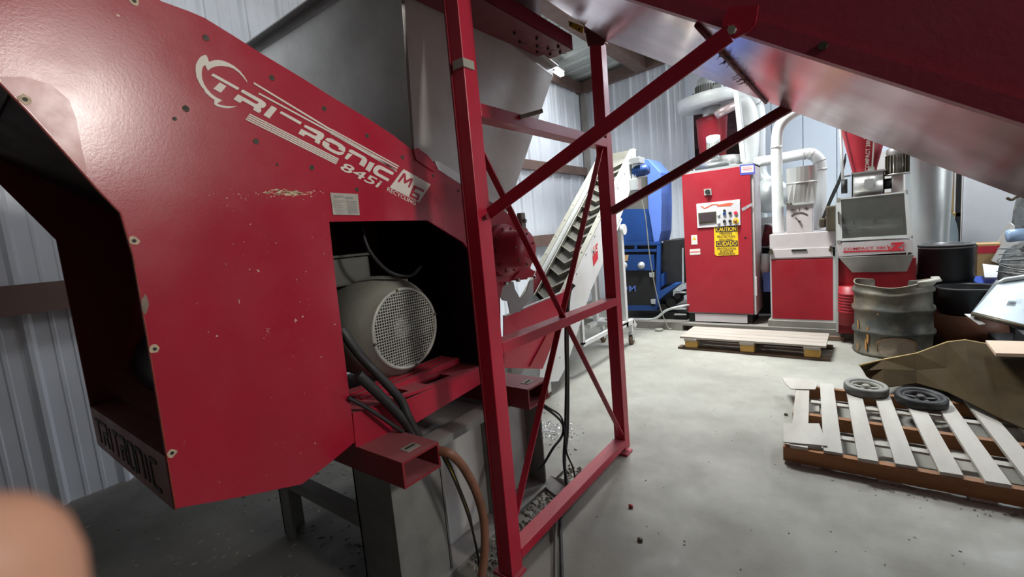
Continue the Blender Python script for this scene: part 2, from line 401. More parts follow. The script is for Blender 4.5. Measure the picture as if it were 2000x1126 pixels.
b.prism([(WX, WY-0.16, 3.79), (4.2, WY-0.16, 3.79 + SL*8.09), (4.2, WY-0.16, 3.95 + SL*8.09), (WX, WY-0.16, 3.95)], (0, 0.13, 0))
struct(b.build('trim_7', M['girt']))
struct(MB().box((-2.80, -3.0, 3.86), (-2.62, WY - 0.16, 4.03)).build('trim_8', M['girt']))
struct(MB().box((-1.0, -3.0, 3.98), (-0.82, WY - 0.16, 4.15)).build('trim_9', M['girt']))
cl = struct(MB().prism([(WX - .1, -3.2, 4.03), (4.6, -3.2, roofz(4.6) + .09), (4.6, 8.9, roofz(4.6) + .09), (WX - .1, 8.9, 4.03)], (0, 0, 0.04)).build('ceiling', M['ceiling']))
b = MB(); P = sheet_profile(SW); vs = []
for a, o in P: vs += [(0, a, -o), (8.4, a, -o + SL * 8.4), (0, a, -o + .004), (8.4, a, -o + SL * 8.4 + .004)]
n = len(P); b.add(vs, [(4*i, 4*i+1, 4*i+5, 4*i+4) for i in range(n-1)] + [(4*i+2, 4*i+6, 4*i+7, 4*i+3) for i in range(n-1)])
p0 = piece('roof_sheet', b, M['ceiling'], cl, (WX, WY - SW, 4.02))
for i in range(1, 12): share(p0, cl, (WX, WY - SW * (i + 1), 4.02))
# raised slab under the far machines
struct(MB().prism([(-3.8, 5.8, 0), (-1.72, 5.8, 0), (-1.72, 5.8, 0.10), (-3.8, 5.8, 0.10)], (0, 1.8, 0)).prism([(-1.54, 5.8, 0), (0.9, 5.8, 0), (0.9, 5.8, 0.10), (-1.54, 5.8, 0.10)], (0, 1.8, 0))
       .box((-1.72, 5.8, 0.07), (-1.54, 7.6, 0.10)).box((-1.72, 5.95, 0), (-1.54, 7.6, 0.07)).build('trim_10', M['curb']))

# ------------------------------------------------------------------ large red granulator
XP = -1.45
G = thing('granulator', 'large red machine with white lettering, open motor bay and grey steel hopper', 'machine', (-1.9, 1.1, 0.6))
def outline(px, ax, v): return [at(x, y, ax, v) for x, y in px]
pan_px = [(0,160),(60,222),(130,300),(190,367),(237,415),(262,500),(290,660),(318,830),(345,992),(470,970),(590,945),(640,907),(694,862),
          (687,806),(674,700),(660,585),(643,433),(740,431),(835,430),(905,473),(917,490),(927,560),(940,690),(948,716),(962,722),
          (978,716),(978,640),(977,582),(982,560),(1000,548),(1030,545),(1042,500),(1040,470),(1030,447),(1018,433),(985,412),(960,398),(905,360),(862,331),(850,322),
          (833,302),(815,289),(805,292),(770,265),(720,232),(650,190),(590,152),(510,104),(460,72),(400,35),(370,22),(315,2)]
pan = outline(pan_px, 0, XP)
yz = [(p.y, p.z) for p in pan] + [(0.45, 2.12), (0.25, 2.16), (0.02, 2.13), (-0.02, 2.0)]
near = [V(XP, y, z) for y, z in yz]
MB().prism(near, (-0.012, 0, 0)).build('side_panel', PR, G, bevel=0.002)
XF = -2.30
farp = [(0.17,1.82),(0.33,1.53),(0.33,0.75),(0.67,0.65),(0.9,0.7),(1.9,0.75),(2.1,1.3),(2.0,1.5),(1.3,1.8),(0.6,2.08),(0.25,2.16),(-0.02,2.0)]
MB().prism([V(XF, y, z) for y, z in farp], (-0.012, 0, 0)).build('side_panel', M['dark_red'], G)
# thin bare edges along the front of the near panel
b = MB(); e = [at(x, y, 0, XP) for x, y in ((0,160),(60,222),(130,300),(190,367),(237,415),(262,500),(290,660),(318,830),(345,992))]
for p, q in zip(e, e[1:]): b.bar(V(XP-.006, p.y-.0012, p.z), V(XP-.006, q.y-.0012, q.z), .012, .003)
b.build('panel_edge', M['panel_edge'], G)
# front face between the side panels: upper plate, inner bulkhead, lower cross beam with cut lettering
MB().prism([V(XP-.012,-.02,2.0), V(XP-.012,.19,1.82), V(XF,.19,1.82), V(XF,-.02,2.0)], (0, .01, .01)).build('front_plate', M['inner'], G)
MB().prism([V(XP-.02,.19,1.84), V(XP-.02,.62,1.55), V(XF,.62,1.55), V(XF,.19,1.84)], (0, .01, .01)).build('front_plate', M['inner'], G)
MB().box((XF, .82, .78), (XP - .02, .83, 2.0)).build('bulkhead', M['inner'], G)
MB().prism([V(XF,.33,.745), V(XP-.012,.33,.745), V(XP-.012,.33,.90), V(XF,.33,.90)], (0, .012, 0)).box((XF,.342,.888),(XP-.012,.42,.90)).build('cross_beam', mat('beam_dusk', (0.20,0.05,0.055), 0.5), G)
def strokes(parent, name, m, segs, o, ux, uz, w, th=0.002):
    b = MB()
    for s in segs:
        for p, q in zip(s, s[1:]):
            b.bar(o + ux*p[0] + uz*p[1], o + ux*q[0] + uz*q[1], w, th, up=ux.cross(uz))
    return b.build(name, m, parent)
# stencil letters of the beam, read from the front (x grows to the right)
L9 = {'T': [[(0,1),(1,1)],[(.5,1),(.5,0)]], 'R': [[(0,0),(0,.55),(.6,.55),(1,0)],[(0,1),(1,1),(1,.55),(.6,.55)]], 'I': [[(.5,0),(.5,1)]],
      'O': [[(.4,0),(0,0),(0,1)],[(.2,1),(1,1),(1,0),(.6,0)]], 'N': [[(0,0),(0,1),(1,1),(1,0)]], 'C': [[(1,0),(0,0),(0,1),(1,1)]]}
b = MB(); x = XF + .05
for ch in 'TRITRONIC':
    wd = .03 if ch == 'I' else .062
    for s in L9[ch]:
        for p, q in zip(s, s[1:]):
            P0 = V(x + wd*p[0], .329, .775 + .085*p[1]); P1 = V(x + wd*q[0], .329, .775 + .085*q[1])
            b.bar(P0, P1, .013, .003, up=(0,1,0))
    x += wd + .026
b.build('lettering', M['print_dark'], G)
# gearbox drum seen through the open front
MB().lathe([(0,.0),(0,.14),(.02,.16),(.45,.16),(.47,.1),(.47,0)], (-2.25, .62, 1.02), (1,0,0), 28).build('gearbox', M['black'], G)
MB().lathe([(0,.0),(0,.03),(.03,.03),(.03,0)], (-1.79, .60, 1.10), (1,0,0), 12).build('drain_plug', M['motor_grey'], G)

# base beam of the motor bay, with slots in its top flange
f0 = at(694, 862, 0, XP); 
zt, zb = .80, .70
B0, B1 = .87, 1.64
top = [at(688,806,0,XP), at(794,780,0,XP), at(930,718,0,XP), at(948,716,0,XP), at(950,735,0,XP), at(936,750,0,XP), at(813,824,0,XP), at(740,866,0,XP), at(694,872,0,XP)]
MB().prism([V(XP+.004, p.y, p.z) for p in top], (-.012, 0, 0)).build('base_beam', M['frame_red'], G)
za, zc = top[0].z - .004, top[2].z - .004
def topq(y): return za + (zc - za) * (y - top[0].y) / (top[2].y - top[0].y)
fl = [V(XP, y, topq(y)) for y in (top[0].y, 1.62)] + [V(XP - .30, y, topq(y)) for y in (1.62, top[0].y)]
slots = [[V(XP - .03, y0, topq(y0)), V(XP - .03, y1, topq(y1)), V(XP - .10, y1, topq(y1)), V(XP - .10, y0, topq(y0))] for y0, y1 in ((1.09,1.17),(1.27,1.42))]
MB().prism(fl, (0, 0, -.012), slots).build('base_flange', M['frame_red'], G)
MB().box((XF, .87, .60), (XP - .33, 1.9, .70)).build('base_beam', M['dark_red'], G)
b = MB()
for i, dx in enumerate((.12, .17, .22)): b.bar((XP - dx, 1.0, .795), (XP - dx - .02, 1.58, .80), .03, .03)
b.build('motor_rail', M['frame_red'], G)
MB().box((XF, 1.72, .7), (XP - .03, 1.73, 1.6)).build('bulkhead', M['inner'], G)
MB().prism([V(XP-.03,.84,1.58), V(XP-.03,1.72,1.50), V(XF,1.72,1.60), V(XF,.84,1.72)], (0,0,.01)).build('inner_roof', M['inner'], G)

# electric motor, axis along x
my, mz = 1.29, 1.03
m0 = MB().lathe([(-.62,.0),(-.62,.19),(-.60,.235),(-.16,.24),(-.11,.237),(-.06,.222),(-.03,.205),(-.008,.19),(.0,.186)], (-1.60, my, mz), (1,0,0), 48).build('motor_body', M['motor_grey'], G)
MB().lathe([(0,.186),(.006,.184),(.008,.176),(.004,.170),(-.004,.170)], (-1.60, my, mz), (1,0,0), 48).build('grille_ring', M['grill'], m0)
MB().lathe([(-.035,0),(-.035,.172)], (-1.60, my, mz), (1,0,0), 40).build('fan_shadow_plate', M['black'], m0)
MB().lathe([(-.03,.0),(-.012,.012),(-.012,.04),(-.03,.055)], (-1.60, my, mz), (1,0,0), 20).build('fan_hub', M['grill'], m0)
b = MB(); n = 27; R_ = .170
for i in range(n):
    t = -R_ + (i + .5) * 2 * R_ / n; h = math.sqrt(max(0, R_*R_ - t*t))
    b.box((-1.602, my + t - .0019, mz - h), (-1.599, my + t + .0019, mz + h))
    b.box((-1.6015, my - h, mz + t - .0019), (-1.5985, my + h, mz + t + .0019))
tag(b.build('fan_grille', M['grill'], m0), kind='stuff')
b = MB()
for a in (10, 100, 190, 280):
    a = math.radians(a); c = V(-1.594, my + .179 * math.cos(a), mz + .179 * math.sin(a)); b.cyl(c, c + V(.006,0,0), .006, 8)
b.build('grille_screws', M['bolt_dark'], m0)
MB().prism([at(768,546,0,-1.70)+V(.03,0,0), at(788,545,0,-1.70)+V(.03,0,0), at(790,556,0,-1.66)+V(.02,0,0), at(769,557,0,-1.66)+V(.02,0,0)], (.002,0,.002)).build('sticker', M['print_white'], m0)
tb = MB().box((-2.05, 1.08, 1.24), (-1.82, 1.30, 1.37)).build('terminal_box', M['motor_dark'], G, bevel=.01)
MB().box((-2.07, 1.065, 1.37), (-1.80, 1.315, 1.382)).build('lid', M['motor_dark'], tb, bevel=.004)
# cables inside the motor bay
def curve_pts(P, n=8):
    P = [Vector(p) for p in P]; out = []
    for i in range(len(P) - 1):
        a = P[max(i-1,0)]; b_ = P[i]; c = P[i+1]; d = P[min(i+2,len(P)-1)]
        for k in range(n):
            t = k / n
            out.append(0.5 * ((2*b_) + (c - a)*t + (2*a - 5*b_ + 4*c - d)*t*t + (3*b_ - a - 3*c + d)*t**3))
    out.append(P[-1]); return out
MB().tube(curve_pts([at(705,440,0,-1.62), at(722,490,0,-1.60), at(760,530,0,-1.60), at(800,538,0,-1.60), at(822,520,0,-1.66)]), .008, 8).build('cable', M['rubber'], G)
MB().tube(curve_pts([at(664,640,0,-1.50), at(700,690,0,-1.46), at(745,738,0,-1.42), at(782,780,0,-1.40), at(798,815,0,-1.38), at(818,852,0,-1.36)]), .017, 10).build('cable', M['rubber'], G)
MB().tube(curve_pts([at(698,730,0,-1.42), at(735,765,0,-1.41), at(770,800,0,-1.40), at(800,835,0,-1.38), at(815,868,0,-1.36)]), .019, 10).build('cable', M['rubber'], G)
MB().tube(curve_pts([at(680,776,0,-1.44), at(720,798,0,-1.42), at(765,828,0,-1.40), at(795,848,0,-1.39)]), .008, 8).build('cable', M['rubber'], G)

# bearing housing at the right end of the panel
by, bz = 1.845, 1.33
h0 = MB().lathe([(0,.13),(.03,.135),(.03,.128),(.045,.118),(.05,.098),(.15,.096),(.152,0)], (XP, by, bz), (1,0,0), 40).build('bearing_housing', M['frame_red'], G)
b = MB()
for i in range(10):
    a = 2*math.pi*i/10; c = V(XP + .03, by + .113*math.cos(a), bz + .113*math.sin(a)); b.cyl(c + V(.008,0,0), c + V(.022,0,0), .007, 6)
b.build('flange_bolts', M['dark_red'], h0)
b = MB()
for i in range(7):
    a = 2*math.pi*i/7 + .3; c = V(XP + .15, by + .08*math.cos(a), bz + .08*math.sin(a)); b.cyl(c, c + V(.005,0,0), .005, 8)
b.build('cap_screws', M['bolt_dark'], h0)
MB().cyl(V(XP+.153, by+.05, bz-.055), V(XP+.17, by+.05, bz-.055), .008, 8).build('grease_nipple', M['chrome'], h0)
b = MB().box((XP-.01, 2.02, 1.43), (XP+.02, 2.06, 1.52)); b.cyl((XP+.02, 2.04, 1.475), (XP+.035, 2.04, 1.475), .012, 10)
b.build('latch', M['motor_grey'], G, bevel=.004)
# scalloped rubber flaps under the housing
fl1 = outline([(979,552),(1003,549),(1006,565),(1016,582),(1028,570),(1035,548),(1042,545),(1042,573),(1034,578),(1030,590),(1016,608),(997,612),(992,588),(982,586),(976,575)], 0, -1.47)
MB().prism(fl1, (-.006, 0, 0)).build('rubber_flap', mat('flap_grey', (0.30,0.30,0.29), 0.55, dust=(0.2,0.2,0.19), dust_amt=.6), G)
MB().prism(outline([(996,545),(1035,541),(1040,530),(1028,523),(1010,530)], 0, -1.455), (.02, 0, 0)).build('flap_clamp', PR, G)
for x, y in ((985,553),(1009,547),(1042,541)): c = at(x, y, 0, -1.44); MB().cyl(c, c + V(.02,0,0), .009, 8).build('bolt', M['chrome'], G)

# stubs of the fork tubes
def fork_tube(y0, y1, z0, z1, xe):
    o, t = MB(), .009
    P = lambda a, c: V(xe, a, c)
    o.prism([P(y0,z0),P(y1,z0),P(y1,z1),P(y0,z1)], (-1.05,0,0), [[P(y0+t,z0+t),P(y1-t,z0+t),P(y1-t,z1-t),P(y0+t,z1-t)]])
    tb = o.build('fork_tube', M['tube_red'], G)
    MB().box((xe - .085, y0 + .06, z1), (xe - .04, y0 + .12, z1 + .002)).build('weld_plate', M['motor_grey'], tb)
    MB().box((xe - .065, y0 + .07, z1 + .002), (xe - .06, y0 + .11, z1 + .006)).build('slot', M['black'], tb)
fork_tube(.885, 1.055, .585, .68, -1.20)
fork_tube(1.63, 1.80, .585, .685, -1.20)

# data plate
np_ = outline([(644,376),(698,379),(702,420),(650,419)], 0, XP + .001)
dp = MB().prism(np_, (.003,0,0)).build('data_plate', M['plate_silver'], G)
a_, b_, c_, d_ = np_
b = MB()
def lerp2(u, v): return (a_*(1-u) + b_*u)*(1-v) + (d_*(1-u) + c_*u)*v + V(.0035,0,0)
for i in range(8):
    v = .36 + .075 * i
    b.bar(lerp2(.08, v), lerp2(.42 - .04*(i%3), v), .0018, .0006, up=(1,0,0)); b.bar(lerp2(.56, v), lerp2(.92, v), .003, .0006, up=(1,0,0))
b.bar(lerp2(.15,.16), lerp2(.45,.16), .006, .0006, up=(1,0,0)); b.bar(lerp2(.5,.2), lerp2(.8,.2), .008, .0006, up=(1,0,0))
b.build('engraved_lines', mat('engraved', (0.25,0.25,0.24), .5), dp)
# bolts on the panel
for x, y, r in ((402,74,1),(363,212,1),(341,232,.6),(500,276,1),(609,327,1),(541,321,.5),(531,152,1),(633,212,1),(717,265,1),(786,307,1),(697,370,.9),(831,308,1),(846,343,.8),(895,372,.8),(946,380,.7)):
    c = at(x, y, 0, XP); br = MB().lathe([(-.001,.008*r),(.0015,.0085*r),(.0015,.0055*r),(0.0005,.005*r)], c, (1,0,0), 14).build('bolt_ring', M['bolt_dark'], G)
    MB().cyl(c, c + V(.0012,0,0), .0052*r, 12).build('bolt_hole', M['black'], br)
b = MB(); d = MB(); rg = random.Random(3)
for x, y in ((49,194),(262,470),(302,681),(336,884),(262,2)):
    c = at(x, y, 0, XP + .0005); n = 11
    wr = MB().prism([c + V(0, math.cos(2*math.pi*k/n)*.011*rg.uniform(.75,1.2), math.sin(2*math.pi*k/n)*.011*rg.uniform(.75,1.2)) for k in range(n)], (.0008,0,0)).build('worn_ring', M['worn'], G)
    MB().cyl(c + V(.0008,0,0), c + V(.002,0,0), .0045, 10).build('bolt_hole', M['black'], wr)
# bare metal rub marks
b = MB()
for cx_, cy_, w_, h_ in ((283,594,7,20),):
    n = 12; b.prism([at(cx_ + w_*math.cos(2*math.pi*k/n)*rg.uniform(.8,1.1), cy_ + h_*math.sin(2*math.pi*k/n)*rg.uniform(.85,1.05), 0, XP+.0004) for k in range(n)], (.0004,0,0))
b.build('rub_mark', mat('rub', (0.22,0.17,0.13), .6, var=.3, vscale=60), G)
b = MB()
for k in range(70):
    x = rg.gauss(562, 24); y = 376 + rg.gauss(0, 2.6) + (x-562)*.03; l = rg.uniform(2, 12) * math.exp(-((x-560)/50)**2); t = rg.uniform(.4, 1.3)
    b.prism([at(x-l,y,0,XP+.0004), at(x,y-t,0,XP+.0004), at(x+l,y+.3,0,XP+.0004), at(x,y+t,0,XP+.0004)], (.0003,0,0))
for k in range(46):
    x = rg.uniform(400, 640); y = 376 + rg.gauss(0, 5)+4; l = rg.uniform(.6, 2); b.prism([at(x-l,y,0,XP+.0004), at(x,y-l*.6,0,XP+.0004), at(x+l,y,0,XP+.0004), at(x,y+l*.6,0,XP+.0004)], (.0003,0,0))
for k in range(34):
    x = rg.uniform(430, 660); y = rg.uniform(390, 900); l = rg.uniform(.6, 2.2); b.prism([at(x-l,y,0,XP+.0004), at(x,y-l*.5,0,XP+.0004), at(x+l,y-.4,0,XP+.0004), at(x,y+l*.5,0,XP+.0004)], (.0003,0,0))
tag(b.build('scratches', mat('bare', (0.72,0.60,0.40), .6), G), kind='stuff')

MB().prism(outline([(0,150),(50,150),(100,165),(135,195),(150,235),(160,290),(172,342),(130,297),(60,219),(4,162)], 0, XP+.0002), (.0003,0,0)).build('worn_disc', mat('worn_disc', (0.38,0.045,0.05), .30, var=.12, vscale=5, rvar=.04, dust=(.42,.13,.11), dust_amt=.5), G)
# printed word mark
def fa(P): return [(375 + u/7.04, 95 + v/7.04) for u, v in P]
def fb(P): return [(560 + u/5.363, 200 + v/5.363) for u, v in P]
def decal(polys, name, m, parent=G, x=XP + .0008, th=.0008, holes=None):
    b = MB()
    for i, P in enumerate(polys):
        hs = [outline(h, 0, x) for h in (holes or {}).get(i, [])]
        b.prism(outline(P, 0, x), (th,0,0), hs)
    return b.build(name, m, parent)
ring1 = fa([(175,85),(200,95),(215,130),(232,182),(290,162),(350,156),(420,165),(500,195),(580,240),(660,310),(720,385),(765,460),(755,462),(700,390),(640,325),(570,275),(490,248),(400,238),(320,245),(262,268),(220,303),(200,270),(178,226),(152,245),(137,285),(132,340),(140,420),(165,490),(210,560),(270,625),(330,670),(415,712),(375,735),(345,755),(400,778),(480,790),(560,792),(618,790),(570,808),(490,818),(410,810),(350,792),(303,768),(308,705),(250,665),(180,600),(155,548),(140,540),(95,465),(60,390),(48,300),(52,220),(80,160),(120,110)])
A = [ring1,
 fa([(290,340),(650,540),(628,570),(260,368)]), fa([(380,465),(472,518),(395,607),(293,550)]),
 fa([(695,560),(960,705),(1010,745),(1018,780),(990,812),(965,812),(945,815),(952,858),(922,886),(836,838),(852,815),(838,795),(702,720),(690,718),(660,748),(568,695),(632,626),(860,752),(885,760),(910,752),(915,738),(900,728),(668,592)]),
 fa([(1095,782),(1170,825),(1062,960),(980,912)])]
Bp = [[fa([(1225,857)])[0], fb([(157,208)])[0], fb([(140,232)])[0], fa([(1205,885)])[0]],
 fb([(188,232),(345,302),(385,325),(392,350),(378,380),(362,392),(350,392),(352,415),(335,438),(290,412),(300,395),(292,385),(205,338),(190,338),(178,356),(120,325),(152,276),(285,345),(300,348),(318,345),(318,335),(180,255)]),
 fb([(425,370),(470,378),(570,435),(612,472),(612,510),(600,522),(540,488),(545,470),(520,448),(455,418),(430,412),(400,390)]),
 fb([(390,400),(450,435),(440,460),(470,485),(520,510),(560,518),(592,520),(602,530),(580,548),(540,550),(480,525),(400,478),(370,445),(375,415)]),
 fb([(660,490),(690,498),(820,570),(842,600),(838,625),(808,678),(755,645),(788,592),(775,582),(645,515)]), fb([(640,530),(690,545),(632,600),(604,580)]),
 fb([(868,618),(922,640),(868,728),(822,700)]),
 fb([(955,655),(990,662),(1122,735),(1108,762),(985,700),(965,702),(950,722),(962,740),(1075,802),(1060,828),(930,758),(902,728),(905,700),(925,670)])]
decal(A + Bp, 'lettering', M['print_white'])
st = []
# upper lines
def line(p, q, w):
    dx, dy = q[0]-p[0], q[1]-p[1]; l = math.hypot(dx, dy); nx, ny = -dy/l*w/2, dx/l*w/2
    return [(p[0]+nx,p[1]+ny),(q[0]+nx,q[1]+ny),(q[0]-nx,q[1]-ny),(p[0]-nx,p[1]-ny)]
st.append(line((495.5,162), (647,254), 3.2)); st.append(line((505,182), (720,298), 3.0))
for k in range(3):
    o = k * 3.6
    st.append(line((647 - o*.1, 252.5 + o), (779 - o*.7, 325 + o), 2.4))
st.append(line((718, 296.5), (775, 334.5), 2.4))
for k in range(4):
    st.append(line((486.5 - k*2.2, 222.5 + k*3.3), (661.5 - k*1.6, 311 + k*2.9), 2.5))
decal(st, 'stripes', M['print_white'])
q0 = at(*fb([(556,702)])[0], 0, XP+.001); q1 = at(*fb([(985,910)])[0], 0, XP+.001); qd = (q1 - q0).normalized()
qu = at(*fb([(604,622)])[0], 0, XP+.001) - q0; qh = qu - qd*qu.dot(qd)
text('845i', q0, q1, qh, qh.length, M['print_white'], 'model_number', G, shear=.25)
sq = fb([(1222,697),(1508,858),(1385,1045),(1078,888)])
mL = fb([(1222,738),(1245,745),(1250,815),(1300,790),(1325,800),(1285,892),(1268,885),(1296,818),(1240,850),(1225,840),(1228,775),(1180,838),(1160,828)])
gL = fb([(1330,862),(1442,918),(1432,940),(1352,898),(1312,966),(1362,1000),(1372,975),(1320,948),(1330,932),(1395,965),(1378,1030),(1280,985)])
decal([sq], 'logo_square', M['print_white']); decal([mL, gL], 'logo_letters', mat('logo_gap', (0.40,0.02,0.045), .45), x=XP + .0018)
p0 = at(*fb([(1048,925)])[0], 0, XP+.001); p1 = at(*fb([(1345,1078)])[0], 0, XP+.001)
upv = at(*fb([(1082,890)])[0], 0, XP+.001) - p0; dx = (p1 - p0).normalized(); upv = (upv - dx*upv.dot(dx))
text('RECYCLING', p0, p1, upv, upv.length*.9, M['print_white'], 'lettering', G)

# stainless feed hopper of the granulator
Hb, Hc = V(-1.36,1.27,2.47), V(-1.35,2.33,2.28)
Ha, Hd = V(-2.75,1.27,2.49), V(-2.75,2.33,2.30)
Eb, Ec, Ea, Ed = V(-1.50,1.35,1.74), V(-1.52,1.95,1.45), V(-2.2,1.36,1.74), V(-2.2,1.95,1.45)
hop = MB().add([Ha,Hb,Eb,Ea], [(0,1,2,3)]).build('hopper_side', M['hopper'], G, solid=.006)
MB().add([Hb,Hc,Ec,Eb], [(0,1,2,3)]).build('hopper_side', M['hopper'], G, solid=.006)
MB().add([Hc,Hd,Ed,Ec], [(0,1,2,3)]).build('hopper_side', M['hopper'], G, solid=.006)
MB().add([Hd,Ha,Ea,Ed], [(0,1,2,3)]).build('hopper_side', M['hopper'], G, solid=.006)
b = MB()
for p, q in ((Ha,Hb),(Hb,Hc),(Hc,Hd),(Hd,Ha)):
    b.bar(p + V(0,0,.02), q + V(0,0,.02), .008, .05)
    o = (q - p).normalized().cross(V(0,0,1)) * .02
    b.bar(p + o + V(0,0,.042), q + o + V(0,0,.042), .045, .006)
b.build('hopper_rim', M['steel'], G)
MB().bar(Eb + V(.01,-.006,-.02), Hb + V(.005,-.003,0), .012, .006).build('corner_weld', M['steel'], G)
# white rail on the panel top
MB().prism(outline([(849,314),(857,315),(914,350),(978,392),(990,404),(984,409),(908,365),(856,331)], 0, XP+.002), (-.04,0,0)).build('edge_rail', M['white_metal'], G)
MB().prism(outline([(815,289),(833,302),(850,322),(846,335),(812,312),(806,292)], 0, XP+.001), (.004,0,0)).build('corner_bracket', PR, G)

# ------------------------------------------------------------------ grey stand under the granulator
S = thing('steel_stand', 'dusty grey steel stand with upright plates carrying the red granulator off the floor', 'stand', (-1.8, 1.4, 0))
MB().box((-1.46, .93, .555), (-1.36, 2.06, .585)).build('top_rail', M['base_grey'], S)
MB().box((-2.3, .93, .555), (-2.2, 2.06, .585)).build('top_rail', M['base_grey'], S)
MB().box((-1.475, 1.18, .02), (-1.465, 2.06, .555)).build('web_plate', mat('web_light', (0.50,0.51,0.50), .5, .1, .12, 3, dust=(.3,.3,.29), dust_amt=.5), S)
for y, t in ((1.19, .01), (1.57, .01), (1.94, .01)):
    MB().box((-1.47, y, .02), (-1.36, y + t, .555)).build('upright_plate', M['base_grey'], S)
MB().box((-1.60, .94, 0), (-1.59, 1.19, .555)).box((-1.60, .94, 0), (-1.36, .955, .555)).build('corner_leg', M['base_grey'], S)
MB().box((-1.375, .955, 0), (-1.36, 1.185, .54)).build('corner_leg', M['base_grey'], S)
for x in (-2.3,):
    for y in (.94, 1.95): MB().box((x, y, 0), (x + .1, y + .012, .555)).box((x, y, 0), (x + .012, y + .1, .555)).build('corner_leg', M['base_grey'], S)
MB().box((-1.48, .93, 0), (-1.34, 2.1, .018)).build('foot_plate', M['base_grey'], S)
MB().box((-2.3, 1.0, .535), (-1.48, 2.0, .555)).build('tray', M['base_grey'], S)
MB().bar((-2.3, .97, .30), (-1.58, .97, .30), .06, .05).build('cross_member', M['base_grey'], S)
MB().bar((-2.3, 1.5, .12), (-1.5, 1.5, .12), .06, .05).build('cross_member', M['base_grey'], S)

# ------------------------------------------------------------------ big red belt conveyor with its support frame
XFR = -1.10
K = thing('inclined_conveyor', 'large red belt conveyor slanting across the top right on a tall red support frame', 'conveyor', (-1.1, 1.9, 0))
def c_post(y0, y1, x0, x1, z0, z1, lip):
    b = MB(); t = .006
    b.box((x1 - t, y0, z0), (x1, y1, z1))           # face towards +x
    b.box((x0, y0, z0), (x1 - t, y0 + t, z1))       # face towards the camera
    b.box((x0, y1 - t, z0), (x1 - t, y1, z1)); b.box((x0 + .0, y0 - .0, z0), (x0 + t, y0 + lip, z1))
    return b
MB().bar((XFR - .035, 1.315, 0.02), (XFR - .035, 1.315, 2.48), .07, .075, up=(0,1,0)).build('post', M['frame_red'], K, bevel=.003)
MB().box((XFR - .065, 1.272, .02), (XFR - .058, 1.278, 2.46)).build('post_seam', M['dark_red'], K)
pf = MB().bar((XFR - .035, 2.485, 0.03), (XFR - .035, 2.485, 2.42), .07, .07, up=(0,1,0)).build('post', M['frame_red'], K, bevel=.003)
for z in (.985, .10):
    MB().box((XFR - .07, 1.3525, z - .045), (XFR, 2.45, z)).build('rung', M['frame_red'], K, bevel=.002)
MB().box((XFR - .07, 1.3525, 1.85), (XFR, 2.45, 1.90)).build('rung', M['frame_red'], K, bevel=.002)
MB().bar((XFR - .02, 1.345, 1.74), (XFR - .02, 2.445, .14), .006, .030, up=(1,0,0)).build('cross_brace', M['frame_red'], K)
MB().bar((XFR - .03, 2.44, 1.86), (XFR - .03, 1.36, .22), .006, .030, up=(1,0,0)).build('cross_brace', M['frame_red'], K)
for y in (1.315, 2.485):
    MB().box((XFR - .10, y - .04, 0), (XFR + .01, y + .045, .012)).build('foot_plate', M['frame_red'], K)
b = MB()
b.box((XFR - .05, 2.455, .02), (XFR - .02, 2.50, .05)); b.build('anchor_nut', M['bolt_dark'], K)
# joint clip and small clip on the top rung
MB().box((XFR - .045, 1.27, 2.01), (XFR + .006, 1.276, 2.04)).box((XFR, 1.276, 2.01), (XFR + .006, 1.33, 2.04)).build('clip', M['motor_grey'], K)
MB().bar(V(XFR + .004, 1.60, 1.885), V(XFR + .05, 1.70, 1.915), .016, .016).build('clip', M['motor_grey'], K)
# slanting body
SLP = .66
def bz_(x): return 2.44 - SLP * (x + 1.11)
YN, YF = 1.36, 2.46
X0, X1 = -1.75, 1.05
def slab(y0, y1, o0, o1, x0=X0, x1=X1):
    return MB().prism([V(x0, y0, bz_(x0)+o0), V(x1, y0, bz_(x1)+o0), V(x1, y0, bz_(x1)+o1), V(x0, y0, bz_(x0)+o1)], (0, y1 - y0, 0))
slab(YN + .006, YF, 0, .006, -1.06).build('bottom_plate', M['belly'], K)
slab(YN, YN + .006, .0, .62, -1.2).build('side_plate', M['belt_red'], K)
slab(YF, YF + .006, .0, .62, -1.2).build('side_plate', M['belt_red'], K)
slab(YN - .03, YN, .0, .045, -1.2).build('bottom_rail', M['belt_red'], K)
slab(YN + .05, YF - .05, .22, .24, -1.2).build('belt', M['rubber'], K)
slab(YN, YF, .60, .62, -1.2, 1.0).build('cover', M['belt_red'], K)
# lower tail section, level, standing on the floor at the right end out of frame
MB().box((1.05, YN, .0), (1.12, YF, bz_(1.05) + .6)).build('tail_leg', M['belt_red'], K)
# gusset plates and knee braces on both sides
gp = [at(x, y, 1, YN - .034) for x, y in ((1410,45),(1425,15),(1482,12),(1476,50),(1462,64),(1435,77),(1416,70))]
gs = MB().prism(gp, (0, -.006, 0)).build('gusset', M['frame_red'], K)
c = at(1430, 60, 1, YN - .04); MB().cyl(c, c + V(0, -.012, 0), .011, 6).build('bolt', M['motor_grey'], gs)
b = MB(); q = at(1424, 66, 1, YN - .05)
p = V(XFR + .006, 1.335, 1.49)
b.bar(p, q, .006, .045, up=(0,0,1)).bar(p + V(0,.02,.02), q + V(0,.02,.02), .045, .006)
b.build('knee_brace', M['frame_red'], K)
c = at(948, 424, 0, XFR + .01); MB().cyl(c, c + V(.012,0,0), .01, 8).build('bolt', M['dark_red'], K)
b = MB(); p = V(XFR + .006, 2.46, 1.49); q = at(1550, 204, 1, YF + .01)
b.bar(p, q, .035, .045); b.build('knee_brace', M['dark_red'], K)
MB().prism([at(x, y, 1, YF) for x, y in ((1518,205),(1522,190),(1558,190),(1560,205),(1545,212))], (0,-.02,0)).build('gusset', M['dark_red'], K)
